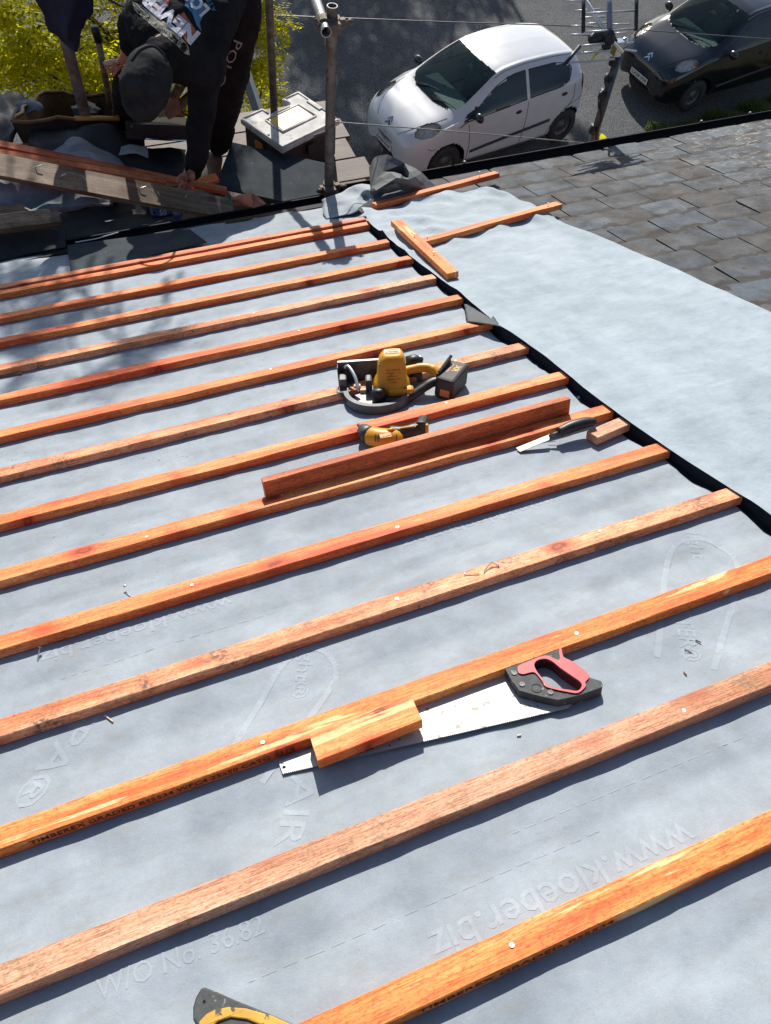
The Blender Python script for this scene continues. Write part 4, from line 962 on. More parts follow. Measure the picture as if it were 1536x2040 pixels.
# ledger tubes under the boards
for y in (4.15, 5.2):
    g = MB(); g.pipe(V((-2.8, y, ZD - .07)), V((1.75, y, ZD - .07)), .0245, .02, 12); one('ledger_tube', 'level tube carrying the boards on the %s side of the platform' % ('roof' if y < 5 else 'street'), 'scaffold tube', g, M_GALVD)
# wires
def wire(label, pts, r, mat=M_BLACK): one('wire', label, 'wire', MB().tube(catmull(pts, 8), r, 6), mat)
wire('thin dark overhead cable crossing the road at the top of the photo', [ypx(-60, 8, 9), ypx(450, 27, 8.5), ypx(900, 44, 8.2), ypx(1200, 55, 8), ypx(1620, 84, 7.8)], .006, M_STEELD)
wire('taut pale wire running from the open ended pole over the white car to the gutter', [ypx(668, 243, y1), ypx(930, 264, 3.93), ypx(1176, 286, 4.02)], .0035, M_GALV)
# ================================================================ TV AERIAL
AY = 3.93
ae = thing('tv_aerial', 'tv aerial grid on a taped grey mast above the slates, between the two cars', 'tv aerial', ypx(1183, 285, AY))
A = lambda x, y, d=0: ypx(x, y, AY + d + (max(0, 64 - y) / 94 * .20 if x != 1150 else 0))
g = MB().tube([A(1181, 296), A(1187, 258), A(1238, 92)], [.026, .026, .026], 14); mast = g.build('mast', pm('taped_mast_metal', (.09, .10, .10), (.14, .15, .15), 30, .5, .3), ae, smooth=True)
for (xa, ya), (xb, yb) in (((1181, 264), (1186, 250)), ((1199, 196), (1206, 180)), ((1222, 128), (1226, 112)), ((1212, 160), (1216, 150))):
    MB().tube([A(xa, ya), A(xb, yb)], .031, 12).build('tape', M_BLACK, mast, smooth=True)
g = MB(); g.tube(catmull([A(1188, 292, -.03), A(1190, 262, -.03), A(1198, 235, -.05), A(1196, 205, -.03), A(1208, 178, -.02), A(1206, 160, -.07), A(1218, 138, -.04), A(1226, 112, -.03), A(1232, 92, -.03), A(1222, 70, 0)], 6), .0075, 8); g.tube(catmull([A(1192, 215, -.03), A(1194, 190, -.06), A(1204, 178, -.03)], 6), .006, 6); g.build('cable', M_BLACK, ae, smooth=True)
def rod(name, a, b, r, mat, p=ae, flat=None): return MB().tube([a, b], r, 8).build(name, mat, p, smooth=True)
rod('grid_bar', A(1163, -30, .0), A(1162, 64, -.0), .012, M_BLACK); rod('grid_bar', A(1269, -30, .0), A(1267, 60, -.0), .012, M_BLACK); rod('grid_bar', A(1155, 92, -.05), A(1126, 127, -.14), .011, M_BLACK)
rod('boom', A(1213, -30), A(1215, 62), .017, pm('blue_grey_aluminium', (.22, .25, .30), None, rough=.5, metal=.3)); rod('boom', A(1150, -25, .25), A(1205, 64, .03), .013, pm('bright_aluminium', (.8, .8, .8), None, rough=.4, metal=.3))
M_ALU = pm('thin_aluminium_rod', (.55, .57, .6), None, rough=.35, metal=.7)
for (xa, ya, xb, yb, dz) in ((1163, 27, 1268, 21, 0), (1163, 64, 1268, 57, 0), (1163, -8, 1268, -14, 0), (1155, 92, 1204, 87, -.05), (1132, 125, 1224, 118, -.12), (1145, 107, 1215, 101, -.09),
        (1144, 22, 1194, 18, .12), (1156, 36, 1206, 33, .1), (1166, 48, 1212, 45, .08), (1138, 52, 1180, 52, .07), (1219, 49, 1253, 48, .08), (1136, 69, 1180, 70, .05), (1224, 67, 1248, 65, .05), (1128, 2, 1176, 0, .16)):
    rod('rod', A(xa, ya, dz), A(xb, yb, dz), .0055, M_ALU)
g = MB(); g.ball(A(1213, 76, -.02), (.035, .04, .05), 10); g.ball(A(1186, 77, .03), (.05, .04, .032), 10); g.ball(A(1208, 92, -.03), (.03, .03, .03), 8); g.box(A(1197, 74, .02), (.08, .05, .05)); g.build('junction_box', M_RUSTY if False else M_BOXB, ae, smooth=True)
g = MB(); g.box(A(1230, 95, -.02), (.05, .05, .085)); g.tube([A(1222, 84, -.05), A(1240, 104, -.05)], .010, 8); g.tube([A(1240, 98, -.02), A(1268, 102, -.02)], .006, 8); g.tube([A(1246, 88, -.02), A(1262, 84, -.02)], .006, 8); g.ball(A(1244, 82, 0), .022, 8); g.build('mast_clamp', M_CHROME, ae, bevel=.004)
g = cloth([[A(1203, 94, -.06), A(1194, 99, -.06)], [A(1192, 108, -.05), A(1184, 108, -.07)], [A(1180, 121, -.06), A(1175, 120, -.06)]], 3, 4, .004, 20)
one('leaf', 'long pale green leaf caught on the tv aerial', 'leaf', g, M_LEAFY)
g = cloth([[A(1196, 286, -.05), A(1208, 286, -.05)], [A(1193, 275, -.04), A(1208, 274, -.03)], [A(1197, 266, -.05), A(1203, 268, -.05)]], 4, 4, .004, 20)
one('leaf', 'round bright green leaf by the gutter at the foot of the tv aerial', 'leaf', g, M_LEAFY)
M_MEMC = membrane('crumpled_grey_underside', (.12, .125, .13), (.18, .185, .19), 0, .6)
# ================================================================ CRUMPLED MEMBRANE BY THE EAVES
D = lambda x, y, n: rpx(x, y, n)
cr = thing('crumpled_membrane', 'crumpled spare end of dark grey membrane heaped at the eaves beside the white car', 'membrane', D(790, 385, 0))
def facets(pts, fs, name, mat, amp=.004, div=2, parent=cr):
    mb = MB(); mb.add([D(*p) for p in pts], fs); o = mb.build(name, mat, parent)
    import bmesh
    bm = bmesh.new(); bm.from_mesh(o.data); bmesh.ops.triangulate(bm, faces=bm.faces); bmesh.ops.subdivide_edges(bm, edges=bm.edges, cuts=div, use_grid_fill=True, smooth=.25)
    for v in bm.verts: v.co += V((noise.noise(v.co * 22), noise.noise(v.co * 22 + V((5, 5, 5))), noise.noise(v.co * 26 + V((9, 1, 5))))) * amp
    bm.to_mesh(o.data); bm.free(); q = o.modifiers.new('s', 'SOLIDIFY'); q.thickness = .0025; q.offset = 0; return o
facets([(735, 334, .09), (747, 313, .16), (773, 308, .19), (763, 342, .12), (739, 374, .05), (806, 325, .15), (801, 347, .085), (750, 379, .10), (840, 344, .09), (870, 374, .008), (846, 379, .02), (813, 357, .125), (790, 354, .14), (818, 384, .01), (776, 372, .07), (737, 390, -.01)],
       [(0, 1, 3, 4), (1, 2, 3), (2, 5, 6, 3), (3, 12, 7, 4), (3, 6, 12), (5, 8, 11, 6), (8, 9, 10, 11), (6, 11, 12), (11, 10, 13, 14), (11, 14, 12), (12, 14, 7), (4, 7, 15)], 'rear_fold', M_MEMC, .003)
facets([(742, 392, .01), (756, 370, .08), (771, 356, .115), (800, 360, .105), (817, 363, .09), (819, 373, .065), (797, 378, .05), (768, 386, .02), (780, 368, .10), (750, 402, -.01)],
       [(0, 1, 8, 7), (1, 2, 3, 8), (3, 4, 5, 6), (3, 6, 8), (8, 6, 7), (0, 7, 9)], 'front_fold', M_MEMG, .002)
facets([(712, 416, .0), (735, 400, .03), (762, 391, .045), (800, 381, .045), (845, 376, .03), (886, 375, .008), (868, 383, -.002), (822, 392, .0), (780, 405, .0), (748, 418, -.004), (720, 424, -.012), (775, 397, .03), (820, 385, .025)],
       [(0, 1, 9, 10), (1, 2, 11, 9), (2, 3, 12, 11), (3, 4, 12), (4, 5, 6, 12), (12, 6, 7), (11, 12, 7, 8), (11, 8, 9)], 'lower_fold', M_MEMC, .002)
g = cloth([[D(640, 398, -.02), D(672, 386, .01), D(700, 372, .02), D(732, 366, .03), D(752, 372, .03)], [D(642, 410, -.025), D(675, 398, .01), D(705, 386, -.0), D(730, 380, .03), D(750, 384, .01)],
           [D(645, 422, -.025), D(680, 412, -.01), D(706, 402, .01), D(728, 394, -.01), D(745, 398, .005)], [D(650, 436, -.028), D(685, 428, -.022), D(710, 420, -.01), D(728, 410, -.01), D(740, 410, -.0)]], 5, 6, .010, 12, 5)
g.build('pale_corner', M_MEMG if False else M_MEM, cr, smooth=True, solid=.001)
# ================================================================ CLUTTER ON THE PLATFORM
def slab(name, label, cat, pts, th, mat, group=None, bevel=.001, up=None):
    pts = [V(p) for p in pts]; n = up or V((0, 0, 1)); g = MB().hexa([p - n * th for p in pts], pts); return one(name, label, cat, g, mat, group=group, bevel=bevel)
ZS = -3.20
slab('grey_sheet', 'large dark grey flat sheet lying on the platform in front of the tool case', 'sheet', [zpx(462, 283, ZS), zpx(655, 326, ZS), zpx(652, 384, ZS), zpx(565, 401, ZS), zpx(428, 372, ZS)], .012, M_LEAD)
slab('grey_sheet', 'dark grey flat sheet tucked under the top batten at the left end of the eaves', 'sheet', [rpx(133, 488, -.012), rpx(378, 456, -.012), rpx(412, 482, -.012), rpx(142, 546, -.012)], .004, M_LEAD, up=NUP)
g = MB().tube([rpx(150, 483, -.008), rpx(190, 476, -.004), rpx(236, 463, -.006)], .003, 5); one('metal_strip', 'thin bright strip of metal along the dark sheet at the eaves', 'strip', g, M_ALU)
# eaves tray
g = MB(); 
g.hexa([rp(-3.6, 4.30, -.06), rp(1.36, 4.33, -.06), rp(1.36, 4.40, -.06), rp(-3.6, 4.40, -.06)], [rp(-3.6, 4.30, -.036), rp(1.36, 4.33, -.036), rp(1.36, 4.40, -.038), rp(-3.6, 4.40, -.038)]); one('eaves_tray', 'black plastic eaves tray between the membrane edge and the gutter', 'eaves tray', g, M_GUT)
# tool case
ZL = -3.13
bc = [zpx(483, 240, ZL), zpx(566, 300, ZL), zpx(674, 236, ZL), zpx(590, 179, ZL)]
o_ = sum(bc, V()) / 4; ex = ((bc[1] - bc[0]) + (bc[2] - bc[3])) / 2; ey = ((bc[3] - bc[0]) + (bc[2] - bc[1])) / 2
W_, D_ = ex.length, ey.length; ex.normalize(); ey = (ey - ex * ey.dot(ex)).normalized()
MB_ = Matrix.Translation(V((o_.x, o_.y, ZD))) @ Matrix((ex, ey, V((0, 0, 1)))).transposed().to_4x4(); hh = ZL - ZD
bx = thing('tool_case', 'black tool case with a worn off white lid and faded yellow label, behind the pole', 'tool case', M=MB_)
wx, wy = W_ / 2, D_ / 2
MB().box((0, 0, hh * .42), (W_ - .035, D_ - .035, hh * .82)).build('body', M_BOXB, bx, MB_, local=True, bevel=.012)
out = [(-wx, -wy), (wx, -wy), (wx, wy), (wx * .25, wy), (wx * .25, wy * .55), (-wx * .35, wy * .55), (-wx * .35, wy), (-wx, wy)]
# the lid's handle notch sits on the street side
out = [(-wx, -wy), (wx, -wy), (wx, wy), (-wx, wy), (-wx, wy * .38), (-wx * .62, wy * .38), (-wx * .62, -wy * .22), (-wx, -wy * .22)]
out = [(-wx, -wy), (wx, -wy), (wx, wy), (-wx, wy), (-wx, wy * .40), (-wx * .60, wy * .40), (-wx * .60, -wy * .25), (-wx, -wy * .25)]
lid = MB().prism([out], hh - .035, hh).build('lid', M_BOXW, bx, MB_, local=True, bevel=.006)
rim = MB()
def ringp(o, w):   # raised rim along the outline
    c = V((0, 0, 0)); n = len(o)
    for i in range(n):
        a, b = V((*o[i], 0)), V((*o[(i + 1) % n], 0)); d = (b - a).normalized(); q = V((-d.y, d.x, 0))
        rim.tube([a + q * w + d * w + V((0, 0, hh)), b + q * w - d * w + V((0, 0, hh))], .008, 6)
ringp(out, .012); ringp([(-wx * .45, -wy * .55), (wx * .40, -wy * .55), (wx * .40, wy * .62), (-wx * .45, wy * .62)], .004); rim.build('lid_rib', M_BOXW, lid, MB_, local=True, smooth=True)
MB().box((-.01, .01, hh + .001), (W_ * .36, D_ * .50, .004)).build('label', M_BOXY, lid, MB_, local=True)
for (x, y, sx, sy, m) in ((-wx * .1, -wy - .004, .075, .014, M_ORGL), (wx + .004, 0, .014, .08, M_BOXB), (-wx * .1, wy + .004, .075, .014, M_ORGL)):
    MB().box((x, y, hh * .62), (sx, sy, .07)).build('latch', m, bx, MB_, local=True, bevel=.004)
for (x, y, sx, sy) in ((-.02, -wy * .90, .13, .03), (-.02, wy * .9, .13, .03)): MB().box((x, y, hh + .002), (sx, sy, .012)).build('latch_recess', M_BOXW, lid, MB_, local=True, bevel=.004)
g = MB().tube([ypx(625, 272, 4.36), ypx(650, 263, 4.36), ypx(662, 262, 4.36)], .010, 8); one('metal_tool', 'dark blue metal handle poking out beneath the tool case lid beside the pole', 'tool', g, M_STEELD)
# two orange timbers and the old board with nails
U0 = V((0, -.35, .94)).normalized()
def stick(name, label, pa, pb, w, h, mat, up, cat='batten', seed=0, group=None):
    Mx = frame_on(pa, pb, up); return tag(batten_mesh((pb - pa).length, w, h, seed + 90, .002).build(name, mat, None, Mx, local=True), label, cat, group)
# a stick placed by the picture line of its top face: width runs towards the viewer
upv = V((-.1, -.25, .96)).normalized()
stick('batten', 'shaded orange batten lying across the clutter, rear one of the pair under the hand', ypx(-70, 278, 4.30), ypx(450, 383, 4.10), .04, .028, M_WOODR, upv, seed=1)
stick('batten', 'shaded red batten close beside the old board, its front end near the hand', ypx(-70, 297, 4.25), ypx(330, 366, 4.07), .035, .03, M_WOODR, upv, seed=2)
upf = V((-.15, -.90, .42)).normalized()
ob = stick('old_board', 'old weathered brown board with bent nails, slanting across the clutter to the eaves', ypx(-70, 322, 4.06), ypx(463, 424, 3.80), .15, .03, M_WOODO, V((-.05, -.16, .98)).normalized(), 'board', seed=3)
Mo = WM[ob.name]; Lo = (ypx(463, 424, 3.80) - ypx(-70, 322, 4.06)).length
for fx, y, lean in ((.24, .02, .02), (.42, .0, -.012), (.62, .012, .022), (.70, -.01, -.01), (.80, .01, .005), (.33, -.01, .015)):
    mb = MB(); mb.tube(catmull([(fx * Lo, y, .028), (fx * Lo + lean * .3, y, .042), (fx * Lo + lean * 1.6, y + .012, .048)], 4), .0022, 6); mb.build('bent_nail', M_NAIL, ob, Mo, local=True)
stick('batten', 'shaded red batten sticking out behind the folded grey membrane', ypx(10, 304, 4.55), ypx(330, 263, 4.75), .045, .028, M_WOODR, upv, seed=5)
stick('timber_offcut', 'orange wooden piece lying at the foot of the worker beneath his arm', ypx(372, 376, 4.12), ypx(432, 358, 4.18), .05, .03, M_WOOD, upv, 'offcut', seed=6)
stick('mossy_beam', 'short thick mossy beam end lying in shade at the left edge', ypx(-80, 462, 3.74), ypx(121, 438, 3.74), .075, .07, M_WOODM, V((0, -.5, .86)).normalized(), 'beam', seed=7)
stick('mossy_beam', 'dark block of old timber behind the mossy beam under the folded membrane', ypx(-60, 434, 3.86), ypx(52, 424, 3.86), .05, .06, M_WOODO, V((0, -.5, .86)).normalized(), 'beam', seed=8)
g = cloth([[ypx(-60, 350, 4.05), ypx(0, 345, 4.05), ypx(90, 352, 4.02), ypx(180, 375, 4.0), ypx(250, 392, 3.98)], [ypx(-60, 385, 3.95), ypx(0, 385, 3.92), ypx(80, 388, 3.96), ypx(170, 392, 3.92), ypx(240, 398, 3.94)],
           [ypx(-60, 412, 3.86), ypx(10, 418, 3.86), ypx(60, 425, 3.84), ypx(140, 412, 3.86), ypx(225, 402, 3.90)], [ypx(-60, 420, 3.85), ypx(12, 424, 3.85), ypx(64, 434, 3.83), ypx(140, 420, 3.86), ypx(222, 406, 3.90)]], 6, 6, .03, 7, 2)
one('folded_membrane', 'grey membrane scrap hanging in folds beneath the old board', 'membrane', g, M_MEMG, smooth=True, solid=.002)
g = cloth([[ypx(80, 312, 4.42), ypx(120, 290, 4.46), ypx(148, 274, 4.48), ypx(185, 290, 4.46), ypx(240, 318, 4.42)], [ypx(80, 318, 4.32), ypx(120, 304, 4.34), ypx(150, 290, 4.36), ypx(195, 305, 4.34), ypx(250, 335, 4.3)],
           [ypx(90, 330, 4.22), ypx(130, 326, 4.22), ypx(160, 318, 4.24), ypx(205, 330, 4.2), ypx(262, 348, 4.18)]], 6, 6, .02, 8, 5)
one('folded_membrane', 'small grey membrane hump behind the slanting battens', 'membrane', g, M_MEMG, smooth=True, solid=.002)
# debris tub
tb = thing('debris_tub', 'wide black tub with a brown inside and orange lip, left of the worker', 'tub', ypx(130, 290, 5.0))
def ringpts(zoff, k=0.0, n=28):
    a, b, c, d = ypx(22, 242, 4.62), ypx(236, 236, 4.70), ypx(222, 192, 5.12), ypx(84, 182, 5.20); o = (a + b + c + d) / 4; out = []
    for i in range(n):
        t = 4 * i / n; s = int(t); f = t - s; q = [a, b, c, d, a]; p = q[s] + (q[s + 1] - q[s]) * f
        out.append(o + (p - o) * (1 - k) + V((.03 * noise.noise(V((i * .7, 3, 1))), .04 * noise.noise(V((i * .5, 1, 7))), zoff + .035 * noise.noise(V((i * .45, 2, 2))))))
    return out
def band(r0, r1): n = len(r0); return MB().add(r0 + r1, [(i, (i + 1) % n, n + (i + 1) % n, n + i) for i in range(n)])
band(ringpts(-.01), ringpts(-.32, .14)).build('shell', M_BOXB, tb, smooth=True)
g = band(ringpts(-.012, .03), ringpts(-.28, .2)); r_ = ringpts(-.28, .2); g.add(r_, [tuple(range(len(r_)))]); g.build('inside', M_RUSTY, tb, smooth=True)
g = MB(); r_ = ringpts(0, .012); g.tube(r_ + r_[:1], .011, 8, flat=.8); g.build('lip', M_RUSTY, tb, smooth=True); g = MB(); g.tube([p + V((0, -.004, .006)) for p in r_[4:9]], .016, 8, flat=.8); g.build('torn_lip', M_ORANGE, tb, smooth=True)
for (x, y, Y, lab) in ((60, 214, 4.9, 'grey crumpled scrap lying in the left end of the debris tub'), (168, 218, 4.88, 'dark folded scrap lying in the debris tub near its right end')):
    g = cloth([[ypx(x - 22, y - 8, Y + .1), ypx(x, y - 16, Y + .12), ypx(x + 22, y - 8, Y + .1)], [ypx(x - 26, y + 2, Y), ypx(x, y - 6, Y + .02), ypx(x + 26, y, Y)], [ypx(x - 20, y + 14, Y - .05), ypx(x, y + 8, Y - .05), ypx(x + 22, y + 12, Y - .05)]], 5, 5, .03, 14, x)
    one('scrap', lab, 'scrap', g, M_MEMG if x < 100 else M_BOXB, solid=.002, smooth=True)
g = cloth([[ypx(-60, 190, 5.1), ypx(0, 186, 5.1), ypx(40, 196, 5.1), ypx(62, 214, 5.0)], [ypx(-60, 240, 4.8), ypx(0, 236, 4.75), ypx(20, 244, 4.7), ypx(30, 262, 4.66)], [ypx(-60, 300, 4.6), ypx(0, 290, 4.6), ypx(20, 296, 4.5), ypx(34, 305, 4.5)]], 6, 6, .04, 7, 3)
one('rubble_sack', 'dark grey rubble sack slumped at the left edge beside the tub', 'sack', g, M_BOXB, smooth=True, solid=.003)
g = cloth([[ypx(60, 262, 4.64), ypx(150, 258, 4.62), ypx(235, 250, 4.60), ypx(290, 296, 4.6), ypx(372, 300, 4.5)], [ypx(60, 290, 4.5), ypx(150, 292, 4.5), ypx(235, 296, 4.48), ypx(300, 324, 4.45), ypx(376, 338, 4.3)], [ypx(60, 330, 4.4), ypx(150, 340, 4.4), ypx(250, 350, 4.38), ypx(310, 364, 4.3), ypx(372, 372, 4.25)]], 6, 6, .035, 6, 9)
one('rubble_sack', 'black rubble sack slumped under the worker between tub and eaves', 'sack', g, M_BOXB, smooth=True, solid=.003)
# handled digging tool standing behind
hs = thing('shovel', 'wooden tool handle with a black grip standing up out of the debris tub', 'hand tool', ypx(217, 200, 4.95))
MB().tube([ypx(196, 80, 4.95), ypx(221, 215, 4.95)], .020, 10).build('shaft', M_WOODO, hs, smooth=True)
MB().tube([ypx(188, 53, 4.95), ypx(190, 60, 4.95), ypx(197, 82, 4.95)], [.024, .027, .026], 10).build('grip', M_BLACK, hs, smooth=True)
# low black tray with tools
T = lambda x, y, Y: ypx(x, y, Y)
ty = thing('tool_tray', 'open black tray holding small hand tools, in shade under the worker', 'tray', T(312, 278, 4.55))
g = MB().hexa([T(252, 277, 4.5), T(372, 282, 4.5), T(372, 270, 4.85), T(252, 265, 4.85)], [T(250, 246, 4.5), T(374, 250, 4.5), T(372, 234, 4.85), T(252, 230, 4.85)]); g.build('body', pm('navy_black_steel', (.014, .015, .022), (.022, .022, .03), 10, .5), ty, bevel=.004)
g = MB().tube([T(290, 276, 4.47), T(330, 279, 4.47), T(374, 280, 4.47)], .0045, 6); g.build('bright_edge', M_CHROME, ty)
for k, (x, y, Y) in enumerate(((357, 250, 4.48), (262, 252, 4.48))): MB().ball(T(x, y, Y), .008, 8).build('rivet', M_STEELD, ty)
one('screwdriver', 'pale yellow screwdriver handle lying across the black tray', 'hand tool', MB().tube([T(266, 226, 4.66), T(295, 226, 4.66)], .013, 8), pm('pale_yellow_plastic', (.5, .40, .16), None, rough=.5), smooth=True)
g = MB().tube(catmull([T(296, 226, 4.66), T(310, 221, 4.66), T(318, 228, 4.64), T(326, 220, 4.66)], 5), [.016] * 16, 8); one('glove', 'dirty cream work glove lying on the black tray', 'glove', g, pm('cream_glove', (.36, .32, .24), (.25, .2, .14), 20, .9), smooth=True)
g = cloth([[T(322, 216, 4.7), T(340, 196, 4.75), T(352, 200, 4.7)], [T(330, 226, 4.66), T(346, 214, 4.68), T(362, 212, 4.66)], [T(338, 236, 4.62), T(352, 230, 4.62), T(364, 232, 4.62)]], 4, 4, .02, 16, 3); one('leather_pouch', 'crumpled brown leather pouch on the tray beside the glove', 'pouch', g, M_TERRA, smooth=True, solid=.002)
g = cloth([[T(240, 292, 4.5), T(262, 288, 4.5), T(292, 292, 4.5)], [T(236, 310, 4.4), T(262, 306, 4.42), T(296, 314, 4.4)]], 4, 4, .006, 12, 3); one('torn_paper', 'torn pale wrapper in the gap below the black tray', 'wrapper', g, pm('pale_wrapper', (.3, .3, .27), (.4, .4, .38), 20, .8), solid=.001)
# plastic tub with blue label
tp = thing('nail_tub', 'cloudy plastic nail tub with a blue label at the eaves, under the old board', 'plastic tub', T(334, 440, 3.80))
a0, a1, a2, a3 = T(297, 412, 3.84), T(368, 417, 3.84), T(362, 441, 3.80), T(307, 446, 3.80); bk = V((0, .10, .03))
MB().hexa([a3, a2, a2 + bk, a3 + bk], [a0, a1, a1 + bk, a0 + bk]).build('body', M_CLEAR, tp, bevel=.004)
f_ = V((0, -.002, 0)); lb = MB().hexa([a0 + (a3 - a0) * .08 + (a1 - a0) * .05, a0 + (a3 - a0) * .85 + (a1 - a0) * .14, a1 + (a2 - a1) * .85 - (a1 - a0) * .08, a1 + (a2 - a1) * .08 - (a1 - a0) * .03], [p + f_ for p in (a0 + (a3 - a0) * .08 + (a1 - a0) * .05, a0 + (a3 - a0) * .85 + (a1 - a0) * .14, a1 + (a2 - a1) * .85 - (a1 - a0) * .08, a1 + (a2 - a1) * .08 - (a1 - a0) * .03)]).build('label', M_BLUE, tp)
ctr = (a0 + a1 + a2 + a3) / 4; ux = (a1 - a0).normalized(); uy = ((a0 - a3) + (a1 - a2)).normalized()
g = MB(); put_text(g, '50 . 80', lambda a, b: ctr + ux * (a + .012) + uy * (b + .015) + V((0, -.006, 0)), .115, .045, .02); put_text(g, '150', lambda a, b: ctr + ux * (a - .015) + uy * (b - .022) + V((0, -.006, 0)), .05, .026, .02); g.build('lettering', M_WHITE, lb)
g = MB().ball(ctr - ux * .075 + uy * .012 + V((0, -.004, 0)), (.009, .002, .009), 10); g.ball(ctr - ux * .072 - uy * .018 + V((0, -.004, 0)), (.008, .002, .008), 10); g.build('dot_print', M_LEAFG, lb)
# terracotta bits and string by the eaves
g = cloth([[rpx(463, 396, .06), rpx(480, 388, .08), rpx(500, 388, .07)], [rpx(460, 402, .05), rpx(482, 396, .08), rpx(502, 396, .06)], [rpx(462, 410, .03), rpx(484, 408, .04), rpx(503, 412, .03)]], 5, 5, .008, 30, 1); one('tile_fragment', 'curved terracotta tile fragment lying at the eaves right of the old board end', 'tile fragment', g, M_TERRA, smooth=True, solid=.006)
g = MB().hexa([rpx(502, 414, .02), rpx(506, 413, .02), rpx(512, 390, .04), rpx(508, 390, .04)], [rpx(500, 386, .07), rpx(504, 386, .07), rpx(530, 405, .03), rpx(526, 408, .03)]); one('tile_fragment', 'small orange terracotta splinter lying against the larger fragment', 'tile fragment', g, M_TERRA, bevel=.001)
g = MB(); rr = random.Random(4)
for k in range(3): g.tube(catmull([rpx(447 + rr.uniform(0, 18), 388 + rr.uniform(0, 24), .04 + rr.uniform(0, .04)) for _ in range(7)], 5), .0022, 5)
one('green_string', 'tangle of green string by the old board end', 'string', g, M_GREEN)
# dark blue cloth over the left pole
g = cloth([[ypx(55, -40, 4.6), ypx(90, -40, 4.55), ypx(130, -40, 4.5), ypx(160, -40, 4.55), ypx(190, -40, 4.6)], [ypx(72, -5, 4.6), ypx(96, -2, 4.56), ypx(130, 0, 4.5), ypx(160, 0, 4.55), ypx(184, 2, 4.6)], [ypx(84, 32, 4.6), ypx(106, 40, 4.56), ypx(132, 50, 4.5), ypx(152, 42, 4.55), ypx(173, 36, 4.6)],
           [ypx(98, 62, 4.62), ypx(118, 76, 4.58), ypx(138, 88, 4.55), ypx(152, 80, 4.56), ypx(165, 62, 4.6)], [ypx(116, 78, 4.62), ypx(130, 90, 4.6), ypx(144, 104, 4.56), ypx(152, 106, 4.56), ypx(162, 88, 4.6)]], 7, 7, .035, 7, 2)
one('blue_cloth', 'dark blue cloth hanging from the shaded scaffold pole at upper left', 'cloth', g, M_TARP, smooth=True, solid=.003)

# ================================================================ TOOLS ON THE ROOF
def px2(x, y, n): u, v = ruv(x, y, n); return V((u, v, n))
def pxpoly(pts, n): return [tuple(px2(x, y, n).xy) for x, y in pts]
# ---- hand saw
hsw = thing('hand_saw', 'handsaw with a bright steel blade and red and grey handle lying along a batten', 'handsaw', rp(.6, .85, -.02))
NB = -.024
toe = px2(563, 1541, NB); heel = px2(1139, 1408, NB); teeth = []; nt_ = 150
for i in range(nt_):
    a = toe + (heel - toe) * (i / nt_); b = toe + (heel - toe) * ((i + .5) / nt_); q = V((heel - toe).xy).normalized(); q = V((q.y, -q.x, 0)); teeth += [tuple(a.xy), tuple((b + q * .0028).xy)]
blade = [tuple(px2(555, 1518, NB).xy)] + teeth + [tuple(heel.xy), tuple(px2(1137, 1400, NB).xy), tuple(px2(1040, 1380, NB).xy), tuple(px2(1000, 1340, NB).xy)]
MB().prism([blade], NB, NB + .0012).build('blade', M_STEEL, hsw, ROOF, local=True)
MB().tube([px2(566, 1529, NB + .001), px2(566, 1529, NB + .0022)], .0035, 10).build('toe_hole', M_BLACK, hsw, ROOF, local=True)
def zc_(pts, n): return [tuple(px2(1000 + x * .1432, 1280 + y * .1432, n).xy) for x, y in pts]
NT = .000
def smoothloop(pts, k=4):
    p = [V((x, y, 0)) for x, y in pts]; n = len(p); out = []
    for i in range(n):
        p0, p1, p2, p3 = p[i - 1], p[i], p[(i + 1) % n], p[(i + 2) % n]
        for j in range(k):
            t = j / k; q = .5 * ((2 * p1) + (p2 - p0) * t + (2 * p0 - 5 * p1 + 4 * p2 - p3) * t * t + (3 * p1 - p0 - 3 * p2 + p3) * t ** 3); out.append((q.x, q.y))
    return out
outer = [(40, 360), (200, 300), (460, 205), (780, 88), (835, 100), (850, 205), (960, 265), (1100, 360), (1230, 485), (1380, 530), (1405, 580), (1395, 620), (1120, 715), (960, 760), (780, 795), (560, 750), (240, 665), (120, 500)]
hole = [(450, 320), (490, 260), (600, 235), (700, 275), (820, 370), (980, 480), (1090, 560), (1105, 620), (1050, 680), (920, 665), (760, 640), (640, 600), (540, 480), (480, 400)]
red = [(215, 360), (250, 320), (440, 240), (560, 195), (650, 195), (740, 235), (800, 240), (790, 110), (830, 95), (855, 205), (960, 262), (1100, 358), (1215, 480), (1160, 560), (1165, 620), (1060, 710), (900, 695), (620, 630), (560, 550), (460, 430), (380, 430), (300, 450), (230, 430)]
ho = MB().prism([zc_(outer, NT), smoothloop(zc_(hole, NT))[::-1]], NB + .002 - .006, NT - .001).build('handle', M_GREYP, hsw, ROOF, local=True, bevel=.0025)
h2 = smoothloop(zc_(hole, NT)); MB().prism([smoothloop(zc_(red, NT), 3), h2[::-1]], NB, NT + .0025).build('grip', M_RED, ho, ROOF, local=True, bevel=.003)
for x, y in ((172, 424), (282, 582), (676, 694)):
    c = V((*zc_([(x, y)], NT)[0], NT)); g = MB().pipe(c - V((0, 0, .002)), c + V((0, 0, .0012)), .0058, .0035, 12); g.tube([c - V((0, 0, .002)), c + V((0, 0, .0004))], .0034, 8); g.build('screw', M_BLACK, ho, ROOF, local=True)
c = V((*zc_([(480, 635)], NT)[0], NT)); g = MB(); g.pipe(c - V((0, 0, .001)), c + V((0, 0, .0002)), .0110, .0104, 20); o = g.build('maker_oval', M_LEAD, ho, Matrix.Identity(4) @ ROOF, local=True)
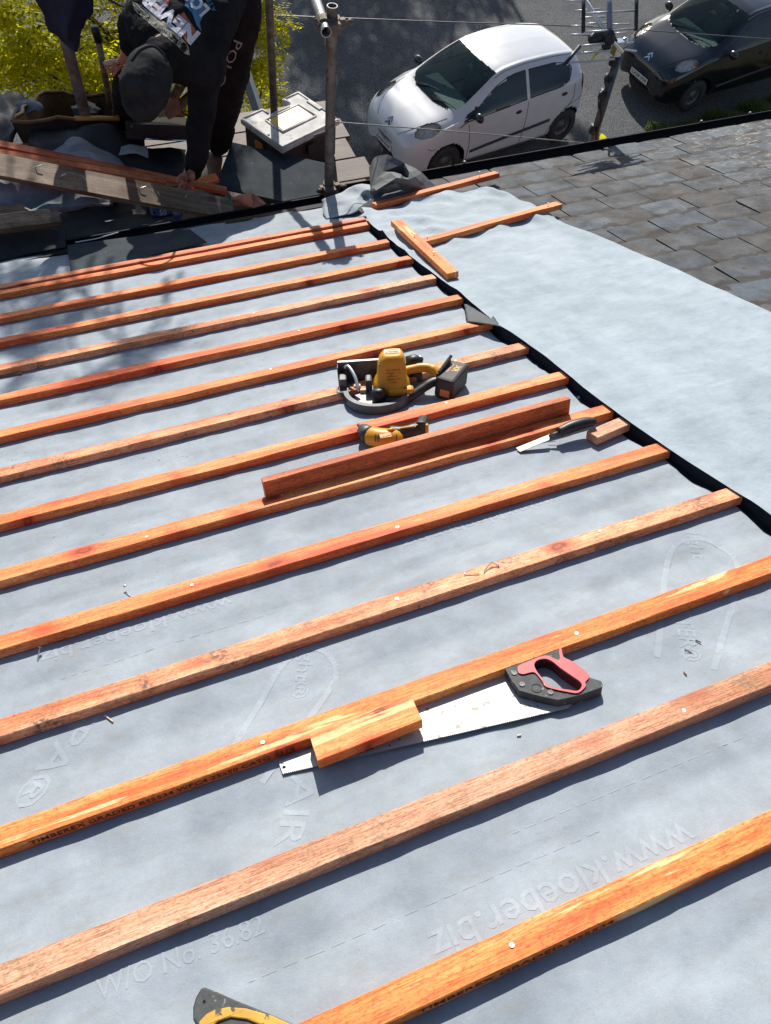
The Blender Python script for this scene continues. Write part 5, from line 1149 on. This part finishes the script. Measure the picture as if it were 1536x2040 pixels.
# ---- chisel
ch = thing('chisel', 'old chisel with a black handle resting against a batten and the pale offcut', 'chisel', rp(1.05, 1.67, 0))
pc_ = [P(1184, 842, .014), P(1168, 843, .015), P(1145, 848, .014), P(1122, 856, .012), P(1116, 860, .010)]
MB().tube(catmull(pc_, 5), [.013, .0145, .0155, .016, .0165, .0165, .016, .0155, .015, .0145, .014, .013, .0125, .012, .0118, .0115, .0125, .0135, .014, .0135, .011][:21], 12).build('handle', M_BLACK, ch, ROOF, smooth=True) if False else None
def rt(pts): return [px2(x, y, n) for x, y, n in pts]
hp = catmull(rt([(1186, 840, .016), (1165, 843, .016), (1140, 850, .014), (1120, 858, .010), (1114, 861, .009)]), 5)
MB().tube(hp, [.013 + .006 * math.sin(min(1, i / 14) * 2.6) for i in range(len(hp))], 12).build('handle', M_BLACK, ch, ROOF, local=True, smooth=True)
MB().tube(rt([(1114, 861, .009), (1094, 869, .002)]), [.006, .004], 8).build('neck', M_STEELD, ch, ROOF, local=True, smooth=True)
a, b, c, d = [px2(*q) for q in ((1095, 865, .004), (1094, 876, .0), (1036, 900, -.022), (1028, 892, -.020))]
MB().hexa([a - V((0, 0, .003)), b - V((0, 0, .003)), c - V((0, 0, .001)), d - V((0, 0, .001))], [a, b, c, d]).build('blade', M_OLDST, ch, ROOF, local=True)
g = MB().tube([px2(1092, 881, -.022), px2(1107, 879, -.02)], .0015, 5); one('loose_nail', 'short bright nail beside the chisel neck', 'nail', g, M_NAIL, ROOF, local=True)
# ---- grip at the bottom edge
gp = thing('pull_saw_handle', 'worn dark grey tool handle with a yellow curved grip band at the bottom frame edge', 'hand tool', rp(-.1, .5, -.02))
o2 = [(400, 1968), (408, 1966), (425, 1972), (470, 1992), (530, 2016), (600, 2046), (700, 2090), (800, 2140), (780, 2200), (640, 2160), (520, 2110), (430, 2080), (395, 2050), (384, 2030), (384, 2005), (390, 1985)]
MB().prism([[tuple(px2(x, y, .0).xy) for x, y in o2]], -.026, .0).build('body', M_GREYP, gp, ROOF, local=True, bevel=.003)
y2 = [(395, 2036), (410, 2020), (430, 2010), (455, 2005), (490, 2008), (540, 2022), (600, 2048), (700, 2092), (690, 2110), (590, 2070), (530, 2046), (490, 2030), (460, 2026), (435, 2034), (420, 2046), (410, 2056), (398, 2050)]
MB().prism([[tuple(px2(x, y, .004).xy) for x, y in y2]], -.01, .004).build('grip_band', M_YELD, gp, ROOF, local=True, bevel=.003)
MB().tube([px2(407, 1995, .0), px2(407, 1995, .0012)], .0022, 10).build('rivet', M_BLACK, gp, ROOF, local=True)
# ---- circular saw : frame a (right), b (away), c (up)
MS = Matrix.Translation(rp(.80, 2.20, 0)) @ P2W.to_4x4() @ Matrix.Rotation(R_(-20), 4, 'Z')
cs = thing('circular_saw', 'yellow and black cordless circular saw lying on its side between battens', 'circular saw', M=MS)
def CB(name, mb, mat, parent=cs, **k): return mb.build(name, mat, parent, MS, local=True, **k)
pl = MB(); pl.box((-.045, .040, .018), (.29, .003, .092)); pl.box((-.045, .046, .063), (.29, .014, .003)); pl.box((-.188, .025, .012), (.003, .035, .10)); sp = CB('base_plate', pl, M_STEELD, bevel=.001)
g = MB(); g.box((-.045, .044, .066), (.285, .010, .0025)); CB('plate_edge', g, M_ALU, sp)
g = MB()    # guard: shallow drum lying low

arc = lambda r, a0, a1, n=26: [(-.055 + r * math.cos(R_(a0 + (a1 - a0) * k / n)), -.045 + r * math.sin(R_(a0 + (a1 - a0) * k / n))) for k in range(n + 1)]
g.prism([arc(.117, 150, 335) + arc(.100, 335, 150)], -.026, .004); g.prism([arc(.100, 190, 335) + arc(.030, 335, 190)], -.024, -.018); g.tube([(-.055, -.045, -.018), (-.055, -.045, .004)], [.034, .030], 20); MB().prism([arc(.080, 0, 350)], -.016, -.014).build('blade', M_OLDST, cs, MS, local=True); CB('blade_guard', g, pm('grey_guard_metal', (.06, .065, .075), (.09, .095, .105), 20, .45, .3), bevel=.002)
g = MB(); g.tube(catmull([(-.165, .03, .05), (-.150, .02, .058), (-.13, -.02, .04), (-.12, -.06, .01)], 6), .006, 8); CB('guard_arc', g, M_ALU, smooth=True)
g = MB(); g.box((-.172, .0, .01), (.026, .05, .05)); g.box((-.178, -.035, -.008), (.036, .04, .022)); CB('depth_bracket', g, M_STEELD, bevel=.004)
# gearbox + motor barrel (loft)
def loft(secs, n=20, p=2.6):
    mb = MB(); vs = []
    for (cx_, cy_, cz_, rx, ry) in secs:
        for k in range(n):
            w = 2 * math.pi * k / n; ca, sa = math.cos(w), math.sin(w)
            vs.append(V((cx_ + rx * math.copysign(abs(ca) ** (2 / p), ca), cy_ + ry * math.copysign(abs(sa) ** (2 / p), sa), cz_)))
    mb.add(vs, [(i * n + k, i * n + (k + 1) % n, (i + 1) * n + (k + 1) % n, (i + 1) * n + k) for i in range(len(secs) - 1) for k in range(n)]); L = len(secs) - 1
    mb.add([vs[k] for k in range(n)], [tuple(range(n))]); mb.add([vs[L * n + k] for k in range(n)], [tuple(range(n))]); return mb
mo = CB('motor_housing', loft([(-.008, -.028, -.006, .062, .056), (-.008, -.028, .010, .063, .056), (-.006, -.026, .030, .057, .052), (-.006, -.026, .036, .051, .047), (-.004, -.024, .085, .047, .043), (-.002, -.022, .108, .041, .038), (0, -.020, .118, .034, .033), (0, -.02, .121, .028, .028)], 28, 3.2), M_YEL, smooth=True)
g = MB()
for k in range(4): g.box((-.044 + k * .0045, -.022, .094 + k * .0075), (.005, .06 - k * .006, .003))
for k in range(3): g.box((.042 - k * .004, -.02, .088 + k * .009), (.004, .05 - k * .006, .003))
CB('vent_slot', g, M_LABEL, mo)
MB_l = MB().box((0, -.014, .1222), (.052, .030, .001)); lb = CB('label', MB_l, pm('pale_label', (.60, .48, .28), None, rough=.5), mo)
g = MB(); put_text(g, 'DEWALT', lambda a, b: V((-a, -.019 - b, .1232)), .042, .014, .03); put_text(g, 'CORDLESS XR', lambda a, b: V((-a, -.005 - b, .1232)), .040, .006, .02); CB('lettering', g, M_LABEL, lb)
g = MB(); fy = lambda c: -.0265 - (.052 - (c - .03) * .16) - .0006
for r, (tx, wd) in enumerate((('DCS565 18V', .045), ('xx .. 165mm', .05), ('.. x 57 N', .04), ('xx 3700', .045), ('. 20 x', .03))):
    c0 = .082 - r * .0105; put_text(g, tx, lambda a, b, c0=c0: V((-a, fy(c0), c0 - b)), wd, .006, .03)
for x in (-.035, .035): g.ball((x, fy(.022) - .003, .020), (.004, .002, .004), 8)
CB('rating_text', g, pm('orange_brown_ink', (.10, .035, .004), None, rough=.6), mo)
g = MB(); g.tube([(-.052, -.100, -.030), (-.052, -.100, .012), (-.052, -.098, .026), (-.052, -.096, .032)], [.024, .0245, .023, .015], 16); g.tube(catmull([(-.045, -.100, -.012), (-.01, -.098, -.018), (.04, -.09, -.016), (.09, -.070, .004), (.125, -.052, .016), (.15, -.045, .018)], 6), [.017] * 11 + [.0165] * 10 + [.0175] * 10, 12, flat=.9); CB('front_handle', g, M_BLACK, smooth=True)
g = MB(); g.tube(catmull([(.030, -.005, .040), (.06, -.002, .044), (.095, .0, .047), (.125, -.005, .045), (.145, -.018, .036), (.155, -.035, .024)], 6), [.015] * 10 + [.016] * 10 + [.018] * 11, 12); CB('rear_handle', g, M_YEL, smooth=True)
g = MB(); g.tube([(.045, .03, .055), (.075, .032, .058), (.10, .03, .05)], [.020, .022, .017], 12); g.box((.06, .012, .03), (.06, .03, .03)); CB('trigger_grip', g, M_BLACK, smooth=True)
g = MB(); g.box((.02, -.075, .005), (.09, .035, .03)); CB('lower_housing', g, M_YEL, bevel=.010)
g = MB(); g.box((-.085, -.03, .020), (.022, .045, .04)); CB('spindle_arm', g, M_STEELD, bevel=.006)
MBt = MS @ Matrix.Translation(V((.195, -.035, .010))) @ Matrix.Rotation(R_(-28), 4, 'Z') @ Matrix.Rotation(R_(6), 4, 'Y')
bt_ = MB().box((0, 0, 0), (.066, .135, .080)).build('battery', M_BOXB, cs, MBt, local=True, bevel=.010)
MB().box((-.033, 0, .004), (.010, .11, .085)).build('battery_rail', M_BLACK, bt_, MBt, local=True, bevel=.004)
g = MB(); put_text(g, 'XR', lambda a, b: V((.006 + b * .9, -a + .015, .0405)), .045, .03, .03); put_text(g, '18V 4.0Ah', lambda a, b: V((-.014 + b, -a + .01, .0405)), .06, .012, .02); g.build('battery_lettering', M_YEL, bt_, MBt, local=True)
MB().box((.004, -.0682, -.012), (.034, .003, .026)).build('release_button', M_ORGL, bt_, MBt, local=True, bevel=.003)
MB().tube([(-.032, -.045, .045), (-.030, .05, .06)], .006, 8).build('lever', M_BLACK, bt_, MBt, local=True)
g = MB(); g.box((-.125, -.015, -.004), (.024, .020, .022)); g.box((-.105, -.03, -.010), (.022, .022, .018)); one('wood_chips', 'small orange and white wood chips caught beside the saw guard', 'wood chips', g, [M_ASH], MS, local=True, bevel=.003)
# ---- impact driver
dr = thing('impact_driver', 'yellow and black cordless impact driver lying behind the red batten on edge', 'impact driver', rp(.70, 1.90, 0))
q = lambda x, y, n: px2(x, y, n)
bp = catmull([q(800, 872, .0), q(775, 874, .004), q(752, 872, .006), q(736, 868, .006)], 4)
MB().tube(bp, [.020, .026, .029, .030, .031, .031, .031, .031, .031, .031, .030, .030, .028][:len(bp)], 18).build('body', M_YEL, dr, ROOF, local=True, smooth=True)
MB().tube([q(737, 868, .006), q(729, 862, .008), q(724, 855, .010), q(721, 851, .011)], [.030, .026, .020, .012], 18).build('nose', M_STEELD, dr, ROOF, local=True, smooth=True)
MB().tube([q(722, 853, .010), q(713, 846, .013)], [.007, .005], 10).build('chuck', M_RUST, dr, ROOF, local=True, smooth=True)
MB().box((0, 0, 0), (.034, .022, .002), M=Matrix.Translation(q(768, 868, .0345)) @ Matrix.Rotation(R_(-8), 4, 'Z')).build('label', M_ORGL, dr, ROOF, local=True)
g = MB(); put_text(g, 'DEWALT', lambda a, b: q(768, 869, .0362) + V((-a, -b, 0)), .030, .008, .03); g.build('lettering', M_LABEL, dr, ROOF, local=True)
for sx in (748, 754, 790):
    MB().tube([q(sx, 866, .031), q(sx, 880, .018)], .0022, 5).build('vent_slot', M_LABEL, dr, ROOF, local=True)
MB().tube(catmull([q(742, 882, -.01), q(765, 886, -.012), q(790, 884, -.012)], 5), [.018] * 11, 10).build('lower_cover', M_BLACK, dr, ROOF, local=True, smooth=True)
hn = MB().tube(catmull([q(776, 862, .010), q(800, 862, .012), q(825, 857, .012), q(846, 850, .010)], 5), [.0215] * 4 + [.0205] * 5 + [.022] * 7, 14).build('handle', M_BLACK, dr, ROOF, local=True, smooth=True)
MB().tube(catmull([q(797, 854, .030), q(808, 852, .032), q(822, 850, .031)], 4), .0035, 6).build('grip_stripe', M_YELD, hn, ROOF, local=True)
MB().tube(catmull([q(826, 851, .030), q(832, 846, .033), q(838, 846, .033)], 4), .003, 6).build('grip_stripe', M_YELD, hn, ROOF, local=True)
MB().tube(catmull([q(768, 861, .026), q(778, 857, .034), q(785, 856, .030)], 4), .007, 8).build('trigger', M_YEL, dr, ROOF, local=True, smooth=True)
Mf = ROOF @ Matrix.Translation(q(841, 843, .018)) @ Matrix.Rotation(R_(-30), 4, 'Z') @ Matrix.Rotation(R_(-15), 4, 'X')
MB().box((0, 0, -.008), (.030, .078, .05)).build('battery_foot', M_BOXB, dr, Mf, local=True, bevel=.009)
MB().box((.018, -.028, -.010), (.010, .018, .034)).build('foot_button', M_YELD, dr, Mf, local=True, bevel=.004)

# ================================================================ WORKER
def skin(name, nodes, edges, mat, parent, sub=2, disp=0, dsc=.12, seed=0):
    keys = list(nodes); me = bpy.data.meshes.new(name); Mi = WM[parent.name].inverted()
    me.from_pydata([tuple(Mi @ V(nodes[k][0])) for k in keys], [(keys.index(a), keys.index(b)) for a, b in edges], [])
    import bmesh
    bm = bmesh.new(); bm.from_mesh(me); ly = bm.verts.layers.skin.verify(); bm.verts.ensure_lookup_table()
    for i, k in enumerate(keys):
        r = nodes[k][1]; bm.verts[i][ly].radius = r if isinstance(r, tuple) else (r, r); bm.verts[i][ly].use_root = (i == 0)
    bm.to_mesh(me); bm.free(); o = bpy.data.objects.new(name, me)
    link(o, WM[parent.name].copy(), parent)
    s = o.modifiers.new('skin', 'SKIN'); s.use_smooth_shade = True; s.branch_smoothing = .6
    s = o.modifiers.new('sub', 'SUBSURF'); s.levels = sub; s.render_levels = sub
    if disp:
        tx = bpy.data.textures.new(name, 'CLOUDS'); tx.noise_scale = dsc; tx.noise_depth = 3
        d = o.modifiers.new('d', 'DISPLACE'); d.texture = tx; d.strength = disp; d.mid_level = .5; d.texture_coords = 'LOCAL'
    # bake to a real mesh
    bpy.context.view_layer.update(); dg = bpy.context.evaluated_depsgraph_get(); nm = bpy.data.meshes.new_from_object(o.evaluated_get(dg))
    o.modifiers.clear(); o.data = nm; nm.materials.clear(); nm.materials.append(mat)
    nm.polygons.foreach_set('use_smooth', [True] * len(nm.polygons)); nm.name = name; return o
Y = ypx
ft = zpx(428, 348, ZD); ft2 = zpx(272, 306, ZD)
hipL = Y(468, -30, 4.66); hipR = Y(385, -28, 4.75)
pelv = Y(440, -50, 4.70); waist = Y(405, -5, 4.55); chest = Y(350, 58, 4.28); neck = Y(312, 100, 4.08); head = Y(288, 168, 3.96)
shL = Y(404, 132, 4.16); shR = Y(275, 42, 4.34)
elL = Y(400, 235, 4.08); haL = Y(383, 345, 4.02); hL = Y(374, 372, 4.00)
elR = Y(262, 92, 4.50); haR = Y(243, 122, 4.58); 
knL = Y(452, 190, 4.62); anL = Y(436, 285, 4.78); knR = Y(252, 172, 4.62); anR = Y(272, 285, 4.95)
wk = thing('person', 'worker in a black printed hoodie and black trousers bent over the eaves, reaching down', 'person', (ft.x, ft.y, ZD))
def caps(name, L, mat, parent, vox=.012, disp=0, dsc=.1, smooth=6):
    mb = MB()
    for a, ra, b, rb in L:
        a, b = V(a), V(b); mb.tube([a + (b - a) * k / 4 for k in range(5)], [ra + (rb - ra) * k / 4 for k in range(5)], 18); mb.ball(a, ra, 18); mb.ball(b, rb, 18)
    o = mb.build(name, mat, parent)
    q = o.modifiers.new('r', 'REMESH'); q.mode = 'VOXEL'; q.voxel_size = vox; q.use_smooth_shade = True
    q = o.modifiers.new('s', 'SMOOTH'); q.factor = .5; q.iterations = smooth
    if disp:
        for sc2, st in ((dsc, disp), (dsc * .35, disp * .35)):
            tx = bpy.data.textures.new(name, 'CLOUDS'); tx.noise_scale = sc2; tx.noise_depth = 2; tx.noise_type = 'SOFT_NOISE'
            d = o.modifiers.new('d', 'DISPLACE'); d.texture = tx; d.strength = st; d.mid_level = .5
    bpy.context.view_layer.update(); dg = bpy.context.evaluated_depsgraph_get(); nm = bpy.data.meshes.new_from_object(o.evaluated_get(dg))
    o.modifiers.clear(); o.data = nm; nm.materials.clear(); nm.materials.append(mat); nm.polygons.foreach_set('use_smooth', [True] * len(nm.polygons)); nm.name = name; return o
wr = Y(246, 116, 4.55)
body = caps('body', [(pelv, .10, chest, .10), (chest, .09, neck, .06), (neck, .055, head, .07), (head, .08, Y(284, 190, 3.94), .07), (shL, .05, elL, .04), (elL, .037, Y(381, 352, 4.015), .026), (shR, .05, elR, .04), (elR, .036, wr, .025),
    (Y(381, 352, 4.015), .026, Y(379, 352, 3.985), .030), (wr, .025, Y(240, 122, 4.57), .026), (pelv, .1, hipL, .07), (hipL, .07, knL, .05), (knL, .05, anL, .035), (pelv, .1, hipR, .07), (hipR, .07, knR, .05), (knR, .05, anR, .035)], M_SKIN, wk, .012)
hood = caps('hoodie', [(Y(450, -50, 4.64), .15, Y(424, 50, 4.36), .12), (Y(400, -60, 4.70), .17, Y(350, 20, 4.42), .15), (Y(424, 50, 4.36), .12, Y(404, 120, 4.19), .100), (Y(380, 10, 4.42), .16, Y(350, 84, 4.20), .125), (Y(350, 20, 4.42), .15, Y(292, 30, 4.36), .115),
    (Y(292, 34, 4.34), .115, Y(300, 80, 4.18), .10), (Y(350, 84, 4.20), .12, Y(318, 116, 4.07), .095), (Y(415, 20, 4.45), .13, Y(330, 20, 4.42), .13), (Y(412, 130, 4.19), .105, Y(345, 100, 4.14), .11), (Y(318, 112, 4.09), .095, Y(400, 150, 4.12), .08),
    (Y(410, 130, 4.19), .10, Y(404, 185, 4.13), .080), (Y(404, 185, 4.13), .080, elL, .074), (elL, .074, Y(394, 290, 4.05), .066), (Y(394, 290, 4.05), .066, Y(386, 342, 4.03), .050),
    (Y(285, 36, 4.36), .105, Y(266, 60, 4.42), .085), (Y(266, 60, 4.42), .085, Y(262, 88, 4.48), .062)], M_CLOTHB, wk, .012, .026, .09)
trs = caps('trousers', [(Y(470, -70, 4.74), .16, Y(476, 0, 4.66), .135), (Y(476, 0, 4.66), .135, Y(468, 80, 4.63), .122), (Y(468, 80, 4.63), .122, Y(457, 165, 4.62), .104), (Y(457, 165, 4.62), .104, Y(446, 230, 4.66), .092), (Y(446, 230, 4.66), .092, Y(436, 284, 4.75), .080),
    (Y(400, -60, 4.80), .15, Y(330, 40, 4.78), .125), (Y(330, 40, 4.78), .125, Y(258, 165, 4.64), .100), (Y(258, 165, 4.64), .100, Y(254, 220, 4.78), .082), (Y(254, 220, 4.78), .082, Y(268, 284, 4.93), .068)], M_CLOTHT, wk, .012, .028, .10)
cap = caps('cap', [(Y(308, 118, 4.07), .085, Y(298, 144, 3.99), .112), (Y(298, 144, 3.99), .116, Y(288, 176, 3.92), .124), (Y(288, 176, 3.92), .124, Y(282, 202, 3.90), .098)], M_CAP, wk, .010, .008, .06)
g = MB(); g.tube(catmull([Y(262, 122, 3.90), Y(280, 100, 3.90), Y(305, 92, 3.90), Y(325, 108, 3.90), Y(332, 122, 3.92)], 5), .007, 6); g.build('hood_cord', M_CAP, hood, smooth=True)
for s, a in ((0, ft), (1, ft2)):
    px_, py_ = ((430, 300), (270, 290))[s]; Yk = (4.76, 4.95)[s]
    b = skin('boot', dict(top=(Y(px_, py_, Yk), .068), an=(Y(px_ - 1, py_ + 22, Yk - .02), .070), heel=(V((a.x, a.y + .03, ZD + .055)), .058), ball=(V((a.x - .03, a.y - .12, ZD + .048)), .052), toe=(V((a.x - .04, a.y - .19, ZD + .04)), .040)),
        [('top', 'an'), ('an', 'heel'), ('an', 'ball'), ('ball', 'toe')], M_BOOT if s == 0 else M_BOXB, wk, 2, .008, .05)
# hands: palm comes from the body, fingers are their own chains
def hand(c, d, side, n, names='finger', mat=M_SKIN, curl=.5):
    d = d.normalized(); side = (side - d * side.dot(d)).normalized(); n = side.cross(d) if n is None else n
    nodes = {'p': (c, (.038, .022)), 'q': (c + d * .045, (.040, .018))}; edges = [('p', 'q')]
    for k, (off, L) in enumerate(((-.030, .068), (-.010, .078), (.011, .072), (.030, .056))):
        b = c + d * .055 + side * off; nodes['a%d' % k] = (b, .0095); nodes['b%d' % k] = (b + d * L * .45 + n * .004 + side * off * .15, .0088); nodes['c%d' % k] = (b + d * L * (.45 + .42 * (1 - curl)) - n * L * .45 * curl + side * off * .2, .0072)
        edges += [('q', 'a%d' % k), ('a%d' % k, 'b%d' % k), ('b%d' % k, 'c%d' % k)]
    nodes['t0'] = (c + d * .012 - side * .042, .011); nodes['t1'] = (c + d * .042 - side * .062 - n * .008, .0095); nodes['t2'] = (c + d * .066 - side * .060 - n * .018, .008); edges += [('p', 't0'), ('t0', 't1'), ('t1', 't2')]
    return nodes, edges
nd, ed = hand(Y(379, 350, 3.98), Y(368, 380, 3.95) - Y(379, 350, 3.98), V((1, .1, 0)), None, curl=.7); skin('hand', nd, ed, M_SKIN, wk, 1)
nd, ed = hand(Y(240, 120, 4.57), Y(226, 131, 4.56) - Y(240, 120, 4.57), V((0, .4, 1)), None, curl=.8); skin('hand', nd, ed, M_SKIN, wk, 1)
g = MB().hexa([Y(207, 131, 4.55), Y(236, 128, 4.55), Y(236, 128, 4.59), Y(207, 131, 4.59)], [Y(207, 121, 4.55), Y(236, 117, 4.55), Y(236, 117, 4.59), Y(207, 121, 4.59)]); one('tin', 'small white and silver box held in the raised hand of the worker', 'small box', g, M_BOXW, bevel=.003)
# printing: projected onto the cloth
def drape(objs, s, p0, p1, hgt, par, mat, name, bold=.02, flip=False, off=.004, shear=0):
    """writes s from picture point p0 (start) to p1 (end), letters' tops to the left of that direction"""
    trees = []
    for o in objs: trees.append((BVHTree.FromObject(o, bpy.context.evaluated_depsgraph_get()), WM[o.name]))
    a, b = V((*p0, 0)), V((*p1, 0)); d = (b - a).normalized(); up = V((d.y, -d.x, 0)) * (-1 if flip else 1); L = (b - a).length; c = (a + b) / 2
    def fn(x, y):
        p = c + d * x + up * y; r = (P2W @ ray(p.x, p.y)).normalized(); best = None
        for tr_, Mx in trees:
            Mi = Mx.inverted(); h = tr_.ray_cast(Mi @ V((0, 0, 0)), Mi.to_3x3() @ r)
            if h[0] is not None and (best is None or h[3] < best): best = h[3]
        return r * ((best if best is not None else 4.6) - off)
    mb = MB()
    if s is None: mb = hgt(fn)
    else: put_text(mb, s, fn, L, hgt, bold, shear)
    return mb.build(name, mat, par)
bpy.context.view_layer.update()
def patch(poly, k=3):      # small polygon in picture coordinates relative to c
    def f(fn):
        mb = MB(); c = V((sum(p[0] for p in poly) / len(poly), sum(p[1] for p in poly) / len(poly), 0)); n = len(poly)
        den = []
        for i in range(n):
            a, b = V((*poly[i], 0)), V((*poly[(i + 1) % n], 0)); den += [a + (b - a) * t / 6 for t in range(6)]
        vs = [c]; 
        for r in range(1, k + 1): vs += [c + (p - c) * r / k for p in den]
        m = len(den); pts = [fn(p.x, p.y) for p in vs]; fs = [(0, 1 + i, 1 + (i + 1) % m) for i in range(m)]
        for r in range(1, k): fs += [(1 + (r - 1) * m + i, 1 + (r - 1) * m + (i + 1) % m, 1 + r * m + (i + 1) % m, 1 + r * m + i) for i in range(m)]
        return mb.add(pts, fs)
    return f
def dpatch(poly, mat, name, off): drape([hood], None, (-1, 0), (1, 0), patch([(x, y) for x, y in poly]), hood, mat, name, off=off, flip=True)
M_SAND = pm('sand_print', (.30, .28, .20), (.38, .36, .27), 40, .9); M_BLUEP = pm('blue_print', (.04, .16, .30), (.06, .22, .38), 40, .9); M_REDP = pm('rust_print', (.32, .09, .05), (.4, .12, .07), 40, .9)
dpatch([(p[0], p[1]) for p in [(263, 2), (275, 8), (320, 38), (350, 60), (375, 92), (378, 110), (370, 108), (345, 84), (318, 64), (290, 40), (268, 20)]], M_SAND, 'sand_print', .003)
dpatch([(372, -10), (412, 8), (405, 30), (398, 45), (402, 64), (392, 50), (383, 26), (368, 10)], M_BLUEP, 'blue_print', .003)
dpatch([(292, -8), (336, -10), (336, 14), (310, 22)], M_REDP, 'rust_print', .003)
dpatch([(345, 38), (366, 24), (394, 66), (388, 78), (372, 84)], M_REDP, 'rust_print', .003)
drape([hood], 'CALVIN KLEIN JEANS', (374, 100), (268, 14), 13, hood, M_LABEL, 'lettering', .0, off=.0055) 
drape([hood], 'NEVER', (391, 77), (284, -14), 40, hood, M_WHITE, 'lettering', .055, off=.0065)
drape([hood], 'LOST', (411, 25), (360, -30), 34, hood, M_WHITE, 'lettering', .045, off=.0065)
drape([hood], 'A STARS', (428, 22), (405, -22), 12, hood, M_BLUEP, 'lettering', .01, off=.0055)
drape([trs], 'POLO', (474, 82), (433, 172), 27, trs, pm('dull_pink_print', (.34, .25, .25), None, rough=.9), 'lettering', .0, off=.006)

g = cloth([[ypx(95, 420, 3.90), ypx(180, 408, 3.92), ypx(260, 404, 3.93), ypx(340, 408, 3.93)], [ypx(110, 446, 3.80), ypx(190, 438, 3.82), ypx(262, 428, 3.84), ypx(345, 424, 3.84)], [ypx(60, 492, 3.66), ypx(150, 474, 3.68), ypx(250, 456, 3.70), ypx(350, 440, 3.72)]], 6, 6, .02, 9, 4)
one('shade_fill_sheet', 'crumpled black sheet added as dark shade under the old board by the gutter', 'sheet', g, M_BOXB, smooth=True, solid=.002)  # black sheet added to darken the shaded gap below the board
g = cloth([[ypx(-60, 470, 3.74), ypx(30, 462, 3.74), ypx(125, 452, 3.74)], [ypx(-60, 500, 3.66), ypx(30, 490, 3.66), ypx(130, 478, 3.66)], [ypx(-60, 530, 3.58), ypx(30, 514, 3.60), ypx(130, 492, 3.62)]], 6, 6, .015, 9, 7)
one('shade_fill_sheet', 'black sheet added as dark shade in front of the mossy beam at the left edge', 'sheet', g, M_BOXB, smooth=True, solid=.002)  # second black sheet, added as the dark shade before the beam
# ================================================================ LIGHT, SKY, CAMERA
SUN = V((.2285, .835, .50)).normalized()
el = math.asin(SUN.z); az = math.atan2(SUN.x, SUN.y)
l = bpy.data.lights.new('sun', 'SUN'); l.energy = 4.3; l.angle = R_(.53); l.color = (1, .955, .88)
lo = bpy.data.objects.new('sun', l); COL.objects.link(lo); lo.rotation_euler = (-SUN).to_track_quat('-Z', 'Y').to_euler()
w = bpy.data.worlds.new('World'); sc.world = w; w.use_nodes = True; nt = w.node_tree
sk = nt.nodes.new('ShaderNodeTexSky'); sk.sky_type = 'NISHITA'; sk.sun_disc = False; sk.sun_elevation = el; sk.sun_rotation = az
sk.air_density = 1.0; sk.dust_density = .6; sk.ozone_density = 1.0
bg = nt.nodes['Background']; bg.inputs['Strength'].default_value = .085; nt.links.new(sk.outputs[0], bg.inputs[0])
cam = bpy.data.cameras.new('camera'); co = bpy.data.objects.new('camera', cam); COL.objects.link(co)
Rw = P2W @ RC.transposed()     # columns: camera right, down, forward in world
x, y, z = Rw.col[0], -Rw.col[1], -Rw.col[2]
Mc = Matrix((x, y, z)).transposed().to_4x4(); co.matrix_world = Mc
cam.sensor_fit = 'VERTICAL'; cam.sensor_height = 36; cam.lens = 36 * F / 2040; cam.clip_end = 600; cam.clip_start = .02
sc.camera = co
sc.render.resolution_x = 771; sc.render.resolution_y = 1024
sc.view_settings.view_transform = 'Standard'; sc.view_settings.look = 'None'; sc.view_settings.exposure = 0.5; sc.view_settings.gamma = 1
